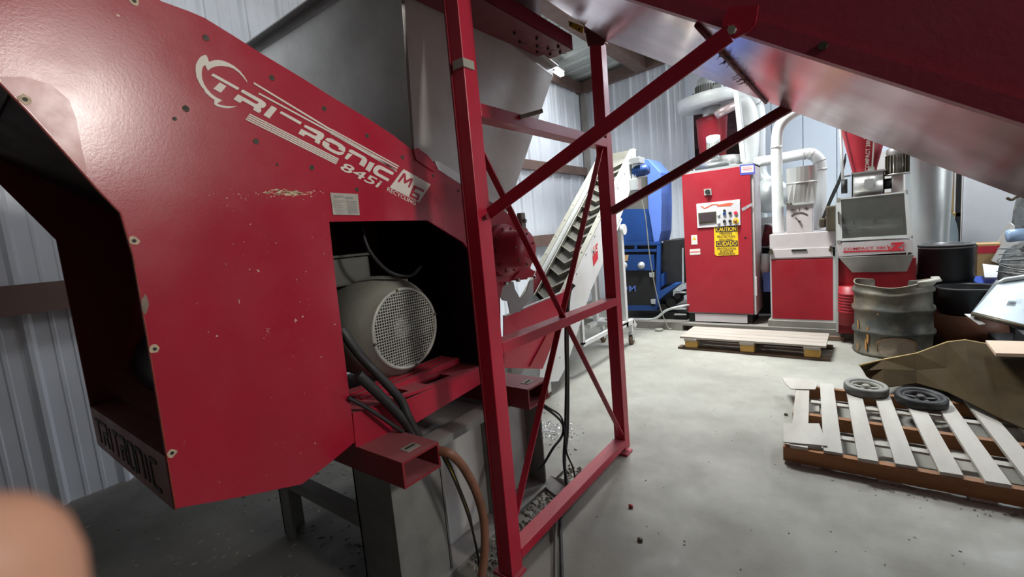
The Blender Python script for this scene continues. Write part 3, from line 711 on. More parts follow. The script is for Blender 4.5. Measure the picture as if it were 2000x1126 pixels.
MB().prism([at(x, y, 1, 2.43) for x, y in ((1143,62),(1150,52),(1180,56),(1188,68),(1178,88),(1148,90))], (0,.006,0)).build('gusset', M['dark_red'], K)
# cross seam under the belly with bristles of stuck strands
b = MB(); pA = V(-.33, YN, bz_(-.33) - .006); pB = V(-.31, YF, bz_(-.31) - .006)
b.tube([pA, pA.lerp(pB, .5) , pB], .008, 8); b.build('cross_rod', M['dark_red'], K)
b = MB(); rg = random.Random(5)
for k in range(46):
    t = rg.choice((rg.gauss(.30,.03), rg.gauss(.55,.05), rg.uniform(.05,.95))); t = min(.97, max(.03, t)); c = pA.lerp(pB, t)
    d = V(rg.uniform(-1,1), rg.uniform(-1,1), rg.uniform(-.7,0)) * .028
    b.tube([c, c + d*.5 + V(0,0,-.004), c + d], .0012, 4, cap=False)
tag(b.build('stuck_strands', M['rubber'], K), kind='stuff')
b = MB()
for x in (-.05,):
    c = V(x, YN - .03, bz_(x) + .03); b.cyl(c, c + V(0,-.008,0), .010, 6)
b.build('rail_bolt', M['bolt_dark'], K)
# discharge hood over the hopper
MB().box((-1.36, 1.25, 2.345), (XFR - .075, 2.26, 2.353)).build('discharge_plate', M['dark_red'], K)
MB().prism([V(-1.36,1.25,2.353), V(XFR-.075,1.25,2.353), V(XFR-.075,1.25,2.75), V(-1.36,1.25,2.75)], (0,.006,0)).build('discharge_side', M['dark_red'], K)
MB().box((XFR - .081, 1.256, 2.353), (XFR - .075, 2.26, 2.42)).build('discharge_side', M['belt_red'], K)
MB().box((-1.36, 1.256, 2.353), (-1.354, 2.26, 2.75)).build('discharge_side', M['dark_red'], K)
b = MB(); rg = random.Random(9)
for x, y in ((-1.30,1.95),(-1.27,2.06),(-1.25,2.13),(-1.22,1.98),(-1.31,2.12),(-1.2,2.15),(-1.28,2.2),(-1.23,2.22),(-1.26,1.85)):
    c = V(x, y, 2.345); b = MB().cyl(c, c + V(0,0,-.012), .007, 6)
    if rg.random() < .5: b.tube([c + V(0,0,-.01), c + V(.03,.02,-.015)], .0015, 4)
    b.build('bolt', M['bolt_dark'], K)
yt = MB().prism([at(x, y, 1, 2.22) for x, y in ((1110,40),(1140,52),(1137,66),(1111,51))], (0,.004,0)).build('yellow_tag', M['yellow'], K)
b = MB()
for x, y in ((1115,46),(1131,57)): c = at(x, y, 1, 2.215); b.cyl(c, c + V(0,.006,0), .006, 8)
b.build('tag_bolts', M['bolt_dark'], yt)

# ------------------------------------------------------------------ white cleated conveyor
W = thing('cleated_conveyor', 'white inclined conveyor with cleated belt on casters, rising behind the red frame', 'conveyor', (-2.25, 4.0, 0))
XN, XL = -2.05, -2.47
AD = V(0, 1, .776).normalized(); AN = V(0, -.776, 1).normalized()
A0 = V(0, 3.40, .79); A1 = V(0, 5.34, 2.30)
def side(x, dx, extra=True):
    P = [A0, A1, A1 + V(0,.06,-.02), A1 + V(0,.06,-.22), V(0,4.95,1.62), V(0,3.98,.80), V(0,3.42,.20), V(0,3.25,.10), V(0,2.95,.18), V(0,3.0,.35)]
    return MB().prism([p + V(x,0,0) for p in P], (dx,0,0))
side(XN, -.008).build('side_plate', M['white_metal'], W)
side(XL, .008).build('side_plate', M['white_metal'], W)
MB().bar(V(XN-.03,0,0)+A0, V(XN-.03,0,0)+A1, .06, .006, up=AN).build('side_flange', M['belt_tan'], W)
MB().bar(V(XL-.02,0,0)+A0, V(XL-.02,0,0)+A1, .06, .006, up=AN).build('side_flange', M['belt_tan'], W)
MB().bar(V(XL+.03,0,0)+A0+AN*-.02, V(XL+.03,0,0)+A1+AN*-.02, .004, .05, up=AN).build('skirt', M['white_metal'], W)
D = .10
MB().bar(V((XN+XL)/2,0,0)+A0-AN*D-AD*.2, V((XN+XL)/2,0,0)+A1-AN*D, XN-XL-.03, .012, up=AN).build('belt', M['belt_dark'], W)
MB().bar(V(XL+.06,0,0)+A0-AN*.055, V(XL+.06,0,0)+A1-AN*.055, .006, .085, up=(AN+V(.5,0,0))).build('belt_edge', M['belt_tan'], W)
MB().bar(V(XN-.06,0,0)+A0-AN*.06, V(XN-.06,0,0)+A1-AN*.06, .006, .085, up=(AN+V(-.5,0,0))).build('belt_edge', M['belt_tan'], W)
cm = MB()
for sgn in (-1, 1):
    cm.add([V(0,0,0), V(sgn*.16,0,0)+AD*.12, V(sgn*.16,0,0)+AD*.12+AN*.045, AN*.045, V(0,0,0)+AD*.012, V(sgn*.16,0,0)+AD*.132, V(sgn*.16,0,0)+AD*.132+AN*.045, AN*.045+AD*.012],
        [(0,1,2,3),(4,7,6,5),(3,2,6,7),(0,3,7,4),(1,5,6,2),(0,4,5,1)])
c0 = None; LW = Vector(W.location)
for i in range(14):
    p = V((XN+XL)/2,0,0) + A0 - AN*(D-.006) + AD*(.05 + .165*i)
    if c0 is None: c0 = piece('cleat', cm, M['cleat'], W, p - LW)
    else: share(c0, W, p - LW)
b = MB()
for i in range(9):
    c = V(XN,0,0) + A0 + AD*(.1 + .27*i) - AN*.03; b.cyl(c, c + V(.006,0,0), .008, 6)
    c = V(XN-.03,0,0) + A0 + AD*(.1 + .27*i) + AN*.003; b.cyl(c, c + AN*.006, .008, 6)
    c = V(XL-.02,0,0) + A0 + AD*(.1 + .27*i) + AN*.003; b.cyl(c, c + AN*.006, .008, 6)
for y, z in ((3.45,.70),(3.5,.6),(3.6,.66),(3.2,.4),(3.3,.3),(3.15,.28)): b.cyl((XN,y,z),(XN+.006,y,z), .007, 6)
b.build('bolts', M['motor_grey'], W)
MB().bar(V(XN-.2,0,0)+A1+AN*-.05+V(0,.05,-.03), V(XL+.2,0,0)+A1+AN*-.05+V(0,.05,-.03), .25, .008, up=AN).build('head_plate', M['belt_dark'], W)
MB().box((XL, 5.38, 1.98), (XN, 5.40, 2.30)).build('head_plate', M['belt_tan'], W)
MB().tube([V(XN-.03,4.86,1.48), V(XN-.03,3.62,.52), V(XN-.03,3.52,.44)], .024, 10).build('support_tube', M['white_metal'], W)
MB().cyl(V(XN-.05,4.86,1.36), V(XN+.02,4.86,1.36), .06, 18).build('pivot_boss', M['white_metal'], W)
b = MB().box((XN-.05,4.80,.28),(XN+.0,4.86,1.34)).box((XL,4.80,.28),(XL+.05,4.86,1.34)).box((XL,4.80,.25),(XN,4.86,.30))
b.bar((XN-.025,4.62,.275),(XN-.025,5.02,.275),.05,.05).bar((XN-.025,5.0,.285),(XN-.025,5.09,.20),.05,.05).bar((XL+.025,4.62,.275),(XL+.025,5.02,.275),.05,.05)
b.build('stand_frame', M['white_metal'], W)
b = MB().box((XN-.03,3.75,.30),(XN,3.79,.62)).box((XN-.03,3.75,.28),(XN,4.80,.32))
b.build('lower_rail', M['white_metal'], W)
def caster(x, y):
    c = MB().box((x-.03,y-.04,.135),(x+.03,y+.04,.142)).box((x-.026,y-.025,.05),(x-.022,y+.025,.14)).box((x+.022,y-.025,.05),(x+.026,y+.025,.14))
    c.cyl((x,y,.14),(x,y,.175),.015,10)
    o = c.build('caster_fork', M['galv'], W)
    MB().lathe([(-.018,0),(-.018,.05),(-.012,.058),(.012,.058),(.018,.05),(.018,0)], (x,y,.058), (1,0,0), 24).build('caster_wheel', M['wood_dark'], o)
for x, y in ((XN-.025,3.10),(XL+.03,3.10),(XN-.025,4.98),(XL+.03,4.98)): caster(x, y)
for x in (XN-.025, XL+.025):
    MB().box((x-.02,4.96,.16),(x+.02,5.0,.26)).build('caster_post', M['white_metal'], W); MB().box((x-.02,3.08,.16),(x+.02,3.12,.24)).build('caster_post', M['white_metal'], W)
# drive motor at the head
dm = MB().lathe([(0,.0),(0,.06),(.16,.06),(.18,.05),(.18,0)], (XN+.02,5.22,2.02), (1,0,0), 20).build('drive_motor', M['blue'], W)
b = MB()
for i in range(6): b.lathe([(0,.062),(0,.068),(.008,.068),(.008,.062)], (XN+.04+.02*i,5.22,2.02), (1,0,0), 20)
b.build('fins', M['blue'], dm)
MB().box((XN,5.12,1.80),(XN+.09,5.26,1.93)).cyl((XN+.03,5.2,1.93),(XN+.03,5.2,2.2),.03,12).box((XN,5.14,2.10),(XN+.13,5.30,2.17)).build('gear_unit', M['galv'], W, bevel=.005)
MB().tube(curve_pts([V(XN+.07,5.2,1.82), V(XN+.13,5.22,1.5), V(XN+.15,5.25,1.0), V(XN+.2,5.3,.5), V(XN+.28,5.35,.16), V(XN+.32,5.38,.12)]), .006, 6).build('motor_cable', M['motor_grey'], W)
sq = [at(x, y, 0, XN+.001) for x, y in ((1156,486),(1167,473),(1168,505),(1159,520))]
MB().prism(sq, (.001,0,0)).build('logo_square', M['print_red'], W)
text('MG', sq[3]*.45 + sq[0]*.55 + V(.0015,0,0), sq[2]*.45 + sq[1]*.55 + V(.0015,0,0), (0,0,1), .09, M['print_white'], 'lettering', W)
# red receiving chute at its foot
rc = MB()
MB().prism(outline([(984,618),(1040,592),(1098,571),(1113,563),(1108,590),(1090,635),(1060,720),(985,718)], 0, -1.88), (-.008,0,0)).build('chute_plate', M['frame_red'], W)
MB().bar(at(984,617,0,-1.875), at(1098,570,0,-1.875), .02, .008).build('chute_lip', M['steel'], W)
MB().prism(outline([(1050,524),(1100,551),(1106,556),(1096,578),(1060,592),(1030,580),(1034,572)], 0, -2.42), (-.008,0,0)).build('chute_plate', M['dark_red'], W)
MB().add([at(1100,551,0,-2.42), at(1116,566,0,-1.88), at(1098,579,0,-1.88), at(1082,585,0,-2.42)], [(0,1,2,3)]).build('chute_plate', M['dark_red'], W, solid=.006)
MB().add([at(1034,572,0,-2.42), at(1092,590,0,-2.42), at(1060,640,0,-1.9), at(985,640,0,-1.9)], [(0,1,2,3)]).build('chute_floor', M['black'], W, solid=.006)
MB().prism(outline([(1075,640),(1092,636),(1062,712),(1034,716)], 0, -1.87), (.004,0,0)).build('chute_rib', M['cab_red'], W)

# ------------------------------------------------------------------ blue machine
BY = 6.0
Bm = thing('blue_shredder', 'blue and black machine with a tall blue hopper, between white conveyor and red cabinet', 'machine', (-2.3, 6.3, 0.1))
def Pm(px, y): return [at(x, yy, 1, y) for x, yy in px]
MB().prism(Pm([(1205,528),(1282,528),(1284,597),(1205,597)], BY), (0,.7,0)).build('body', M['black'], Bm, bevel=.004)
MB().prism(Pm([(1200,596),(1284,597),(1284,606),(1200,606)], BY-.02), (0,.74,0)).build('bottom_rail', M['blue'], Bm)
MB().prism(Pm([(1203,497),(1277,497),(1278,528),(1203,528)], BY-.03), (0,.7,0)).build('front_band', M['blue'], Bm, bevel=.004)
b = MB()
for q in ([(1200,473),(1290,472),(1290,478),(1200,479)], [(1200,487),(1282,486),(1282,491),(1200,492)], [(1239,478),(1244,478),(1244,487),(1239,487)], [(1283,477),(1290,477),(1288,600),(1280,600)]):
    b.prism(Pm(q, BY-.04), (0,.05,0))
b.build('ledge_frame', M['blue'], Bm)
MB().prism(Pm([(1205,479),(1282,479),(1282,497),(1205,497)], BY+.02), (0,.6,0)).build('inner_deck', M['black'], Bm)
t0 = Pm([(1212,408),(1266,408),(1278,474),(1208,475)], BY+.05)
MB().prism(t0, (0,.55,0)).build('hopper', M['blue'], Bm)
MB().prism(Pm([(1205,345),(1266,345),(1266,408),(1212,408)], BY+.08), (0,.5,0)).build('hopper_back', M['belt_dark'], Bm)
hp = [(1257,311),(1266,310),(1276,321),(1290,336),(1292,400),(1291,452),(1287,472),(1277,474),(1266,408),(1264,345)]
MB().prism(Pm(hp, BY-.02), (0,.45,0)).build('hopper_hood', M['bright_blue'], Bm, bevel=.01)
b = MB()
for x, y in ((1253,518),(1219,518)): c = at(x, y, 1, BY-.03); b.lathe([(0,.05),(.015,.05),(.02,.03),(.05,.025),(.05,0)], c, (0,-1,0), 20)
b.build('knob', M['galv'], Bm)
b = MB()
for x, y in ((1274,536),(1277,588)): b.prism([at(x-5,y-4,1,BY-.01), at(x+5,y-5,1,BY-.01), at(x+5,y+5,1,BY-.01), at(x-4,y+4,1,BY-.01)], (0,-.03,0))
b.build('hinge', M['galv'], Bm, bevel=.004)
text('M', at(1229,569,1,BY-.003), at(1242,569,1,BY-.003), (0,0,1), .085, M['bright_blue'], 'lettering', Bm)
MB().lathe([(0,0),(0,.035),(.004,.035),(.004,0)], at(1221,563,1,BY), (0,-1,0), 16).build('emblem', M['bright_blue'], Bm)
MB().prism(Pm([(1217,498),(1228,497),(1226,509),(1216,509)], BY-.034), (0,-.002,0)).build('sticker', M['card_light'], Bm)
MB().prism(Pm([(1295,470),(1336,466),(1341,480),(1340,552),(1300,556),(1290,520)], BY+.1), (0,.6,0)).build('drive_guard', M['black'], Bm, bevel=.01)
MB().prism(Pm([(1333,484),(1336,484),(1337,555),(1333,555)], BY+.08), (0,-.02,0)).build('guard_trim', M['galv'], Bm)
MB().prism(Pm([(1281,572),(1312,555),(1326,554),(1310,566),(1283,588)], BY-.1), (0,.3,0)).build('side_chute', M['blue'], Bm)
MB().prism(Pm([(1281,540),(1297,532),(1297,556),(1281,568)], BY+.0), (0,.2,0)).build('side_bracket', M['blue'], Bm)
b = MB()
for x, y, r in ((1310,590,.06),(1322,578,.04),(1295,600,.05)): b.cyl(at(x,y,1,BY), at(x,y,1,BY) + V(0,.4,0), r, 14)
b.box((-2.05,6.02,.10),(-1.72,6.5,.20))
b.build('gear_unit', M['black'], Bm)
b = MB()
for yy in (571,603,614): b.prism(Pm([(1318,yy-2),(1340,yy-1),(1340,yy+1),(1316,yy+1)], 5.98), (0,.05,0))
b.build('bright_edge', M['galv'], Bm)
cd = MB().tube(curve_pts([V(-3.2,5.74,.14), V(-2.6,5.72,.13), V(-2.25,5.72,.14), V(-2.05,5.74,.16), V(-1.9,5.76,.27), V(-1.72,5.8,.32), V(-1.62,5.95,.32)]), .016, 8).build('conduit', M['galv'])
tag(cd, 'grey conduit pipe bending along the floor in front of the blue machine', 'pipe')
ww = MB().lathe([(0,0),(0,.05),(.02,.055),(.03,.05),(.03,0)], (-2.0,5.72,.0), (0,0,1), 14).build('clamp', M['motor_grey'])
tag(ww, 'small dark clamp on the floor below the blue machine', 'clamp')

# ------------------------------------------------------------------ red control cabinet
CY0 = 5.9
C = thing('control_cabinet', 'tall red control cabinet with a grey operator panel and yellow caution sign', 'cabinet', (-1.27, 6.1, 0.1))
CX0, CX1, CZ0, CZ1 = -1.675, -.885, .22, 1.985
MB().box((CX0, CY0, CZ0), (CX1, CY0+.5, CZ1)).build('body', M['cream'], C, bevel=.004)
dr = MB().box((CX0+.002, CY0-.022, CZ0+.012), (CX1-.028, CY0-.002, CZ1-.02)).build('door', M['cab_red'], C, bevel=.003)
MB().box((CX0-.002, CY0-.016, CZ1-.02), (CX1, CY0+.5, CZ1+.008)).build('top_trim', M['galv'], C)
b = MB().box((CX0+.01, CY0+.02, .10), (CX1-.05, CY0+.48, CZ0)); b.build('plinth', M['black'], C)
MB().box((CX0+.09, CY0-.01, .115), (CX1-.10, CY0+.02, CZ0-.005)).build('plinth_panel', M['cream'], C)
yd = CY0 - .0225
def Q(px): return Pm(px, yd)
sw = MB().prism(Q([(1375,369),(1389.5,368),(1390.5,380.5),(1376,381.5)]), (0,-.012,0)).build('switch_plate', M['plate_silver'], dr)
c = at(1382.5,374.5,1,yd-.012); MB().cyl(c, c+V(0,-.03,0), .026, 16).build('switch_knob', M['black'], sw)
pq = Q([(1360.5,398),(1445.5,389),(1446.5,439),(1362.5,445)])
pp = MB().prism(pq, (0,-.012,0)).build('operator_panel', mat('panel_grey', (0.60,0.58,0.60), .4), dr, bevel=.001)
yp = yd - .0125
def Qp(px, y=None): return Pm(px, yp if y is None else y)
MB().prism(Qp([(1364,416),(1398.5,412.5),(1399.5,434),(1365.5,438)]), (0,-.008,0)).build('screen_frame', M['bolt_dark'], pp)
MB().prism(Qp([(1367,418),(1395,415.5),(1396,431.5),(1368,434.5)], yp-.0085), (0,-.002,0)).build('screen', M['screen'], pp)
b = MB()
for p, q in (((1369,402),(1376,407)),((1376,407),(1384,403)),((1384,403),(1393,399)),((1393,399),(1402,399))): b.prism(Qp(line(p,q,2.2)), (0,-.001,0))
b.build('wave_print', M['print_orange'], pp)
MB().prism(Qp([(1400,400),(1425,395.5),(1433,397),(1426,402),(1401,403.5)]), (0,-.001,0)).build('brand_print', M['print_orange'], pp)
for x, y, mm, r in ((1403.5,418,'white_metal',.016),(1403.5,434,'white_metal',.016),(1415,417,'blue',.017),(1415,432,'black',.017),(1426,416,'black',.017),(1426,431.5,'black',.017),(1437,415.5,'print_red',.02),(1415,411,'black',.014)):
    c = at(x, y, 1, yp); MB().cyl(c, c+V(0,-.014,0), r, 14).build('push_button', M[mm], pp)
c = at(1437,431,1,yp); eb = MB().cyl(c, c+V(0,-.004,0), .034, 18).build('stop_plate', M['yellow'], pp); MB().lathe([(0,.0),(0,.012),(.02,.012),(.022,.024),(.032,.022),(.034,0)], c+V(0,-.004,0), (0,-1,0), 18).build('stop_button', M['rust'], eb)
# caution sign
sg = Q([(1394.5,443.5),(1441,441),(1442.5,497),(1400,499.5),(1396,496)])
sgo = MB().prism(sg, (0,-.003,0)).build('caution_sign', M['yellow'], dr)
ys = yd - .0035
for s, xa, xb, yb, h, blk in (('CAUTION',1399,1438,451.5,.052,1),('HEARING',1405.5,1430,458,.030,0),('PROTECTION',1401,1435.5,464.5,.030,0),('REQUIRED',1405,1432,471,.030,0),
        ('CUIDADO',1400,1439,480.2,.055,1),('PROTECCION',1401,1437,487.8,.030,0),('AUDITIVA',1406,1432.5,493,.030,0),('REQUERIDA',1403.5,1436,498.2,.030,0)):
    if blk: MB().prism(Pm([(xa-2,yb-9.4),(xb+1.6,yb-11),(xb+2.2,yb+.3),(xa-1.4,yb+1.6)], ys), (0,-.001,0)).build('sign_bar', M['print_dark'], sgo)
    p0 = at(xa, yb+(.4 if blk else 0), 1, ys-.0015); p1 = at(xb, yb-(1.0 if blk else .6), 1, ys-.0015)
    text(s, p0, p1, (0,0,1), h, M['yellow'] if blk else M['print_dark'], 'lettering', sgo)
bs = MB().prism(Q([(1444.5,322.5),(1474,319.5),(1474.5,339.5),(1446,342)]), (0,-.002,0)).build('notice', M['print_blue'], dr)
MB().prism(Pm([(1447.5,324.5),(1471.5,322.3),(1471.8,335.5),(1448.3,337.5)], yd-.0025), (0,-.001,0)).build('notice_face', M['print_white'], bs)
b = MB()
for yy in (327.2, 330.5, 334): b.prism(Pm(line((1450.5,yy),(1469,yy-1.4),1.5 if yy==330.5 else .9), yd-.0035), (0,-.0006,0))
b.build('notice_print', M['print_red'], bs)
b = MB()
b.prism(Pm([(1350,459),(1361.5,458.5),(1362.5,477),(1350.5,477.5)], yd), (0,-.002,0))
b.build('warning_label', M['print_white'], dr)
MB().prism(Pm([(1352.8,468),(1356,461.5),(1359.4,467.5)], yd-.0025), (0,-.0006,0)).build('warning_triangle', M['yellow'], dr)
wl2 = MB().prism(Pm([(1347,486.5),(1367.5,485.3),(1368,496.5),(1347.5,497.5)], yd), (0,-.002,0)).build('warning_label', M['print_white'], dr)
MB().prism(Pm(line((1348,492),(1367,491),1.6), yd-.0025), (0,-.0006,0)).build('label_print', M['print_red'], wl2)
MB().prism(Pm([(1448,407),(1469,395.5),(1471.5,400),(1450.5,412.5)], yd), (0,-.002,0)).build('silver_label', mat('silver_label', (0.5,0.45,0.47), .3, .4, .3, 60), dr)
c = at(1456,464,1,yd); MB().cyl(c, c+V(0,-.002,0), .011, 12).build('lock_hole', M['black'], dr)
c = at(1479,560,1,CY0); MB().box((c.x-.02,CY0-.03,c.z-.10),(c.x,CY0,c.z+.12)).build('handle', M['cream'], C)
# eyelets and rope lights of screws on the roof
for x in (CX0+.1, CX1-.09):
    pts = [V(x + .03*math.cos(t), CY0+.08, CZ1+.008 + .04*math.sin(t)) for t in [math.pi*k/8 for k in range(9)]]
    MB().tube(pts, .006, 6).build('lifting_eye', M['galv'], C)

# ------------------------------------------------------------------ cyclone tower with fan
T = thing('dust_cyclone', 'cyclone tower with a round white fan housing and red cylinder, behind the red cabinet', 'machine', (-1.5, 6.85, 0.1))
cx0, cy0 = -1.50, 6.85
fz = 2.98
MB().lathe([(-.07,.0),(-.07,.42),(-.065,.43),(.065,.43),(.07,.42),(.07,0)], (cx0-.02, cy0, fz), (-.04,-.05,1), 44).build('fan_housing', M['white_metal'], T)
MB().prism([V(cx0, cy0+.40, fz-.07), V(cx0+.55, cy0+.40, fz-.07), V(cx0+.55, cy0+.22, fz-.07), V(cx0+.2, cy0+.18, fz-.07)], (0,0,.14)).build('outlet_neck', M['white_metal'], T)
fm = MB().lathe([(0,0),(0,.14),(.18,.135),(.24,.12),(.27,.07),(.27,0)], (cx0-.06, cy0-.02, fz+.06), (0,0,1), 28).build('fan_motor', M['white_metal'], T)
b = MB()
for i in range(26):
    a = 2*math.pi*i/26; c = V(cx0-.06 + .145*math.cos(a), cy0-.02 + .145*math.sin(a), fz+.07); b.bar(c, c + V(0,0,.14), .006, .02, up=(math.cos(a), math.sin(a), 0))
b.build('cooling_fins', M['motor_grey'], fm)
MB().box((cx0+.03, cy0-.14, fz+.07), (cx0+.15, cy0-.0, fz+.17)).build('terminal_box', M['white_metal'], T, bevel=.01)
MB().cyl((cx0-.02, cy0, fz-.07), (cx0-.02, cy0, 2.70), .11, 24).build('neck', M['bright_steel'], T)
MB().lathe([(0,.0),(0,.165),(.50,.195),(.56,.20),(.565,.11)], (cx0-.02, cy0, 2.20), (0,0,1), 36).build('cyclone_body', M['cab_red'], T)
MB().lathe([(0,.0),(0,.33),(.14,.33),(.15,.31),(.15,0)], (cx0+.02, cy0, 2.06), (0,0,1), 40).build('tank', M['bright_steel'], T)
b = MB()
for x, y in ((-.28,-.28),(.28,-.28),(-.28,.28),(.28,.28)): b.box((cx0+.02+x-.03, cy0+y-.03, .10), (cx0+.02+x+.03, cy0+y+.03, 2.07))
b.build('tower_leg', M['galv'], T)
mo = MB().lathe([(0,.0),(0,.075),(.12,.075),(.13,.085),(.2,.085),(.21,.06),(.21,0)], (-1.42, 6.45, 2.25), (0,0,1), 24).build('small_motor', M['white_metal'], T)
b = MB()
for i in range(16):
    a = 2*math.pi*i/16; c = V(-1.42 + .077*math.cos(a), 6.45 + .077*math.sin(a), 2.25); b.bar(c, c + V(0,0,.11), .005, .014, up=(math.cos(a), math.sin(a), 0))
b.build('cooling_fins', M['motor_grey'], mo)
MB().cyl((-1.42,6.45,2.2),(-1.42,6.45,2.26),.05,12).bar((-1.42,6.45,2.2),(-1.42,6.75,2.17),.10,.03).build('motor_bracket', M['galv'], T)
MB().tube([at(1398,226,1,6.6), at(1410,218,1,6.6), at(1440,203,1,6.7)], .055, 14).build('side_spout', mat('spout', (0.55,0.42,0.42), .35, .4), T)
MB().prism(Pm([(1430,158),(1440,163),(1455,314),(1447,316)], 6.35), (0,.05,0)).prism(Pm([(1440,163),(1443,165),(1459,312),(1455,314)], 6.40), (0,.02,0)).build('white_post', M['white_metal'], T)
def pipe(name, label, pts, r, m=None, n=8, collar=(), group=None):
    pp_ = curve_pts(pts, n); o = thing(name, label, 'duct', pts[0], group)
    MB().tube(pp_, r, 20).build('pipe', m or M['galv'], o)
    for i in collar:
        k = min(len(pp_)-2, max(0, i)); d = (pp_[k+1]-pp_[k]).normalized(); MB().tube([pp_[k]-d*.008, pp_[k]+d*.008], r+.006, 20).build('collar', M['bright_steel'], o)
    return o
pipe('air_duct', 'pale duct arching down just right of the white post behind the red cabinet', [at(1438,205,1,6.75), at(1452,200,1,6.75), at(1465,225,1,6.75), at(1468,270,1,6.75), V(-1.06,6.75,1.9), V(-1.06,6.75,1.2)], .09, M['white_metal'], collar=(20,))
pipe('air_duct', 'flexible pale duct leaving the fan housing and dropping behind the wall side of the tower', [at(1440,180,1,7.1), at(1462,195,1,7.1), at(1478,210,1,7.05), at(1481,245,1,7.0), at(1481,300,1,7.0), V(-.98,7.0,1.2)], .085, M['white_metal'], collar=(16,24))

# ------------------------------------------------------------------ granulator box with gauge
g = thing('sound_box', 'low red and cream cabinet with a dial gauge, right of the tall red cabinet', 'cabinet', (-.42, 6.1, .1))
GY = 5.9
MB().box((-.735, GY, .17), (-.12, GY+.6, .87)).build('body', M['dull_red'], g)
MB().box((-.735, GY-.004, .87), (-.12, GY+.6, 1.155)).build('top_body', M['cream'], g, bevel=.006)
MB().box((-.733, GY-.02, .885), (-.125, GY-.003, .985)).build('upper_flap', M['cream'], g, bevel=.003)
dd = MB().box((-.72, GY-.018, .185), (-.145, GY-.001, .86)).build('door', M['dull_red'], g, bevel=.003)
MB().box((-.735, GY-.012, .17), (-.72, GY, .87)).box((-.145, GY-.02, .13), (-.12, GY, 1.0)).box((-.72, GY-.012, .17), (-.145, GY, .185)).build('edge_trim', M['galv'], g)
MB().box((-.52, GY-.03, .955), (-.38, GY-.019, .975)).build('handle', M['black'], g)
b = MB()
for x in (-.72, -.16): b.cyl((x, GY-.02, .955), (x, GY-.045, .955), .022, 12); b.cyl((x+.0, GY-.02, .985), (x, GY-.04, .985), .014, 10)
b.build('clamp_knob', M['bolt_dark'], g)
MB().box((-.76, GY-.06, .10), (-.11, GY+.6, .17)).build('plinth', M['curb'], g)
gb = MB().box((-.565, GY-.0, 1.15), (-.325, GY+.24, 1.465)).build('gauge_box', M['cream'], g, bevel=.003)
MB().box((-.60, GY-.02, 1.460), (-.295, GY+.26, 1.472)).build('flange', M['galv'], g)
b = MB(); c = V(-.445, GY-.003, 1.31)
for k in range(12):
    a0, a1 = math.radians(30+10*k), math.radians(38+10*k)
    if k < 12: b.bar(c+V(.085*math.cos(a0),0,.065*math.sin(a0)), c+V(.085*math.cos(a1),0,.065*math.sin(a1)), .003, .014, up=(0,0,1))
b.bar(c+V(0,0,-.03), c+V(-.04,0,.02), .003, .008, up=(0,0,1)); b.bar(c+V(0,0,.085), c+V(0,0,.12), .003, .006, up=(1,0,0)); b.bar(c+V(-.08,0,.105), c+V(-.045,0,.105), .003, .006, up=(0,0,1)); b.bar(c+V(.045,0,.105), c+V(.085,0,.105), .003, .006, up=(0,0,1)); b.bar(c+V(.065,0,.088), c+V(.065,0,.122), .003, .006, up=(1,0,0))
b.cyl(c+V(0,.002,-.03), c+V(0,-.02,-.03), .012, 12)
b.build('dial', M['bolt_dark'], gb)
# square-to-round hood
vs = []; n = 24; ctr = V(-.43, GY+.13, 0)
for k in range(n):
    a = 2*math.pi*k/n; c_, s_ = math.cos(a), math.sin(a); q = max(abs(c_), abs(s_)); vs.append(ctr + V(.125*c_/q, .125*s_/q, 1.472))
for z in (1.70, 1.87):
    for k in range(n): a = 2*math.pi*k/n; vs.append(ctr + V(.145*math.cos(a), .145*math.sin(a), z))
b = MB(); b.add(vs, [(i*n+k, i*n+(k+1)%n, (i+1)*n+(k+1)%n, (i+1)*n+k) for i in range(2) for k in range(n)]); b.add(vs[-n:], [tuple(range(n))])
b.lathe([(0,.146),(0,.151),(.012,.151),(.012,.146)], ctr + V(0,0,1.695), (0,0,1), 24)
b.build('hood', M['bright_steel'], g)
b = MB()
for x in (-.56,-.53): b.box((x, GY-.05, 1.472), (x+.02, GY-.02, 1.49))
b.build('slide_clips', M['bolt_dark'], g)
p1 = pipe('air_duct', 'thick pale duct rising straight up and curving right, in front of the blue white wall', [V(-.665,6.05,1.15), V(-.665,6.05,1.6), V(-.665,6.05,2.13), V(-.63,6.05,2.36), V(-.50,6.05,2.47), V(-.30,6.05,2.51), V(0.2,6.05,2.50)], .058, M['white_metal'], collar=(16,))
p2 = pipe('air_duct', 'horizontal pale duct with an elbow turning down beside the steel hood', [V(-.95,6.45,2.04), V(-.75,6.45,2.04), V(-.45,6.45,2.05), V(-.36,6.45,2.04), V(-.29,6.45,1.96), V(-.275,6.45,1.85), V(-.28,6.45,1.40), V(-.28,6.45,1.15)], .062, M['white_metal'], collar=(17,25,34,40))
# blower between cabinet and box
F = thing('blower', 'round steel blower with elbow seen in the gap between the two red cabinets', 'blower', (-.85, 6.75, 0.1))
MB().lathe([(-.09,0),(-.09,.22),(.09,.22),(.09,0)], (-.83, 6.8, 1.62), (0,-1,0), 30).build('scroll', M['galv'], F)
MB().tube(curve_pts([V(-.95,6.9,2.05), V(-.93,6.88,1.9), V(-.85,6.85,1.78), V(-.82,6.8,1.7)]), .075, 14).build('elbow', M['galv'], F)
MB().box((-1.05,6.6,.10),(-.60,7.1,1.0)).build('pedestal', M['black'], F)
MB().lathe([(-.06,0),(-.06,.14),(.06,.14),(.06,0)], (-.86, 6.60, 1.12), (-.5,-1,.1), 26).build('pulley', M['dark_red'], F)
MB().lathe([(0,.14),(0,.155),(.05,.155),(.05,.14)], (-.83, 6.52, 1.12), (-.5,-1,.1), 26).build('pulley_rim', M['white_metal'], F)
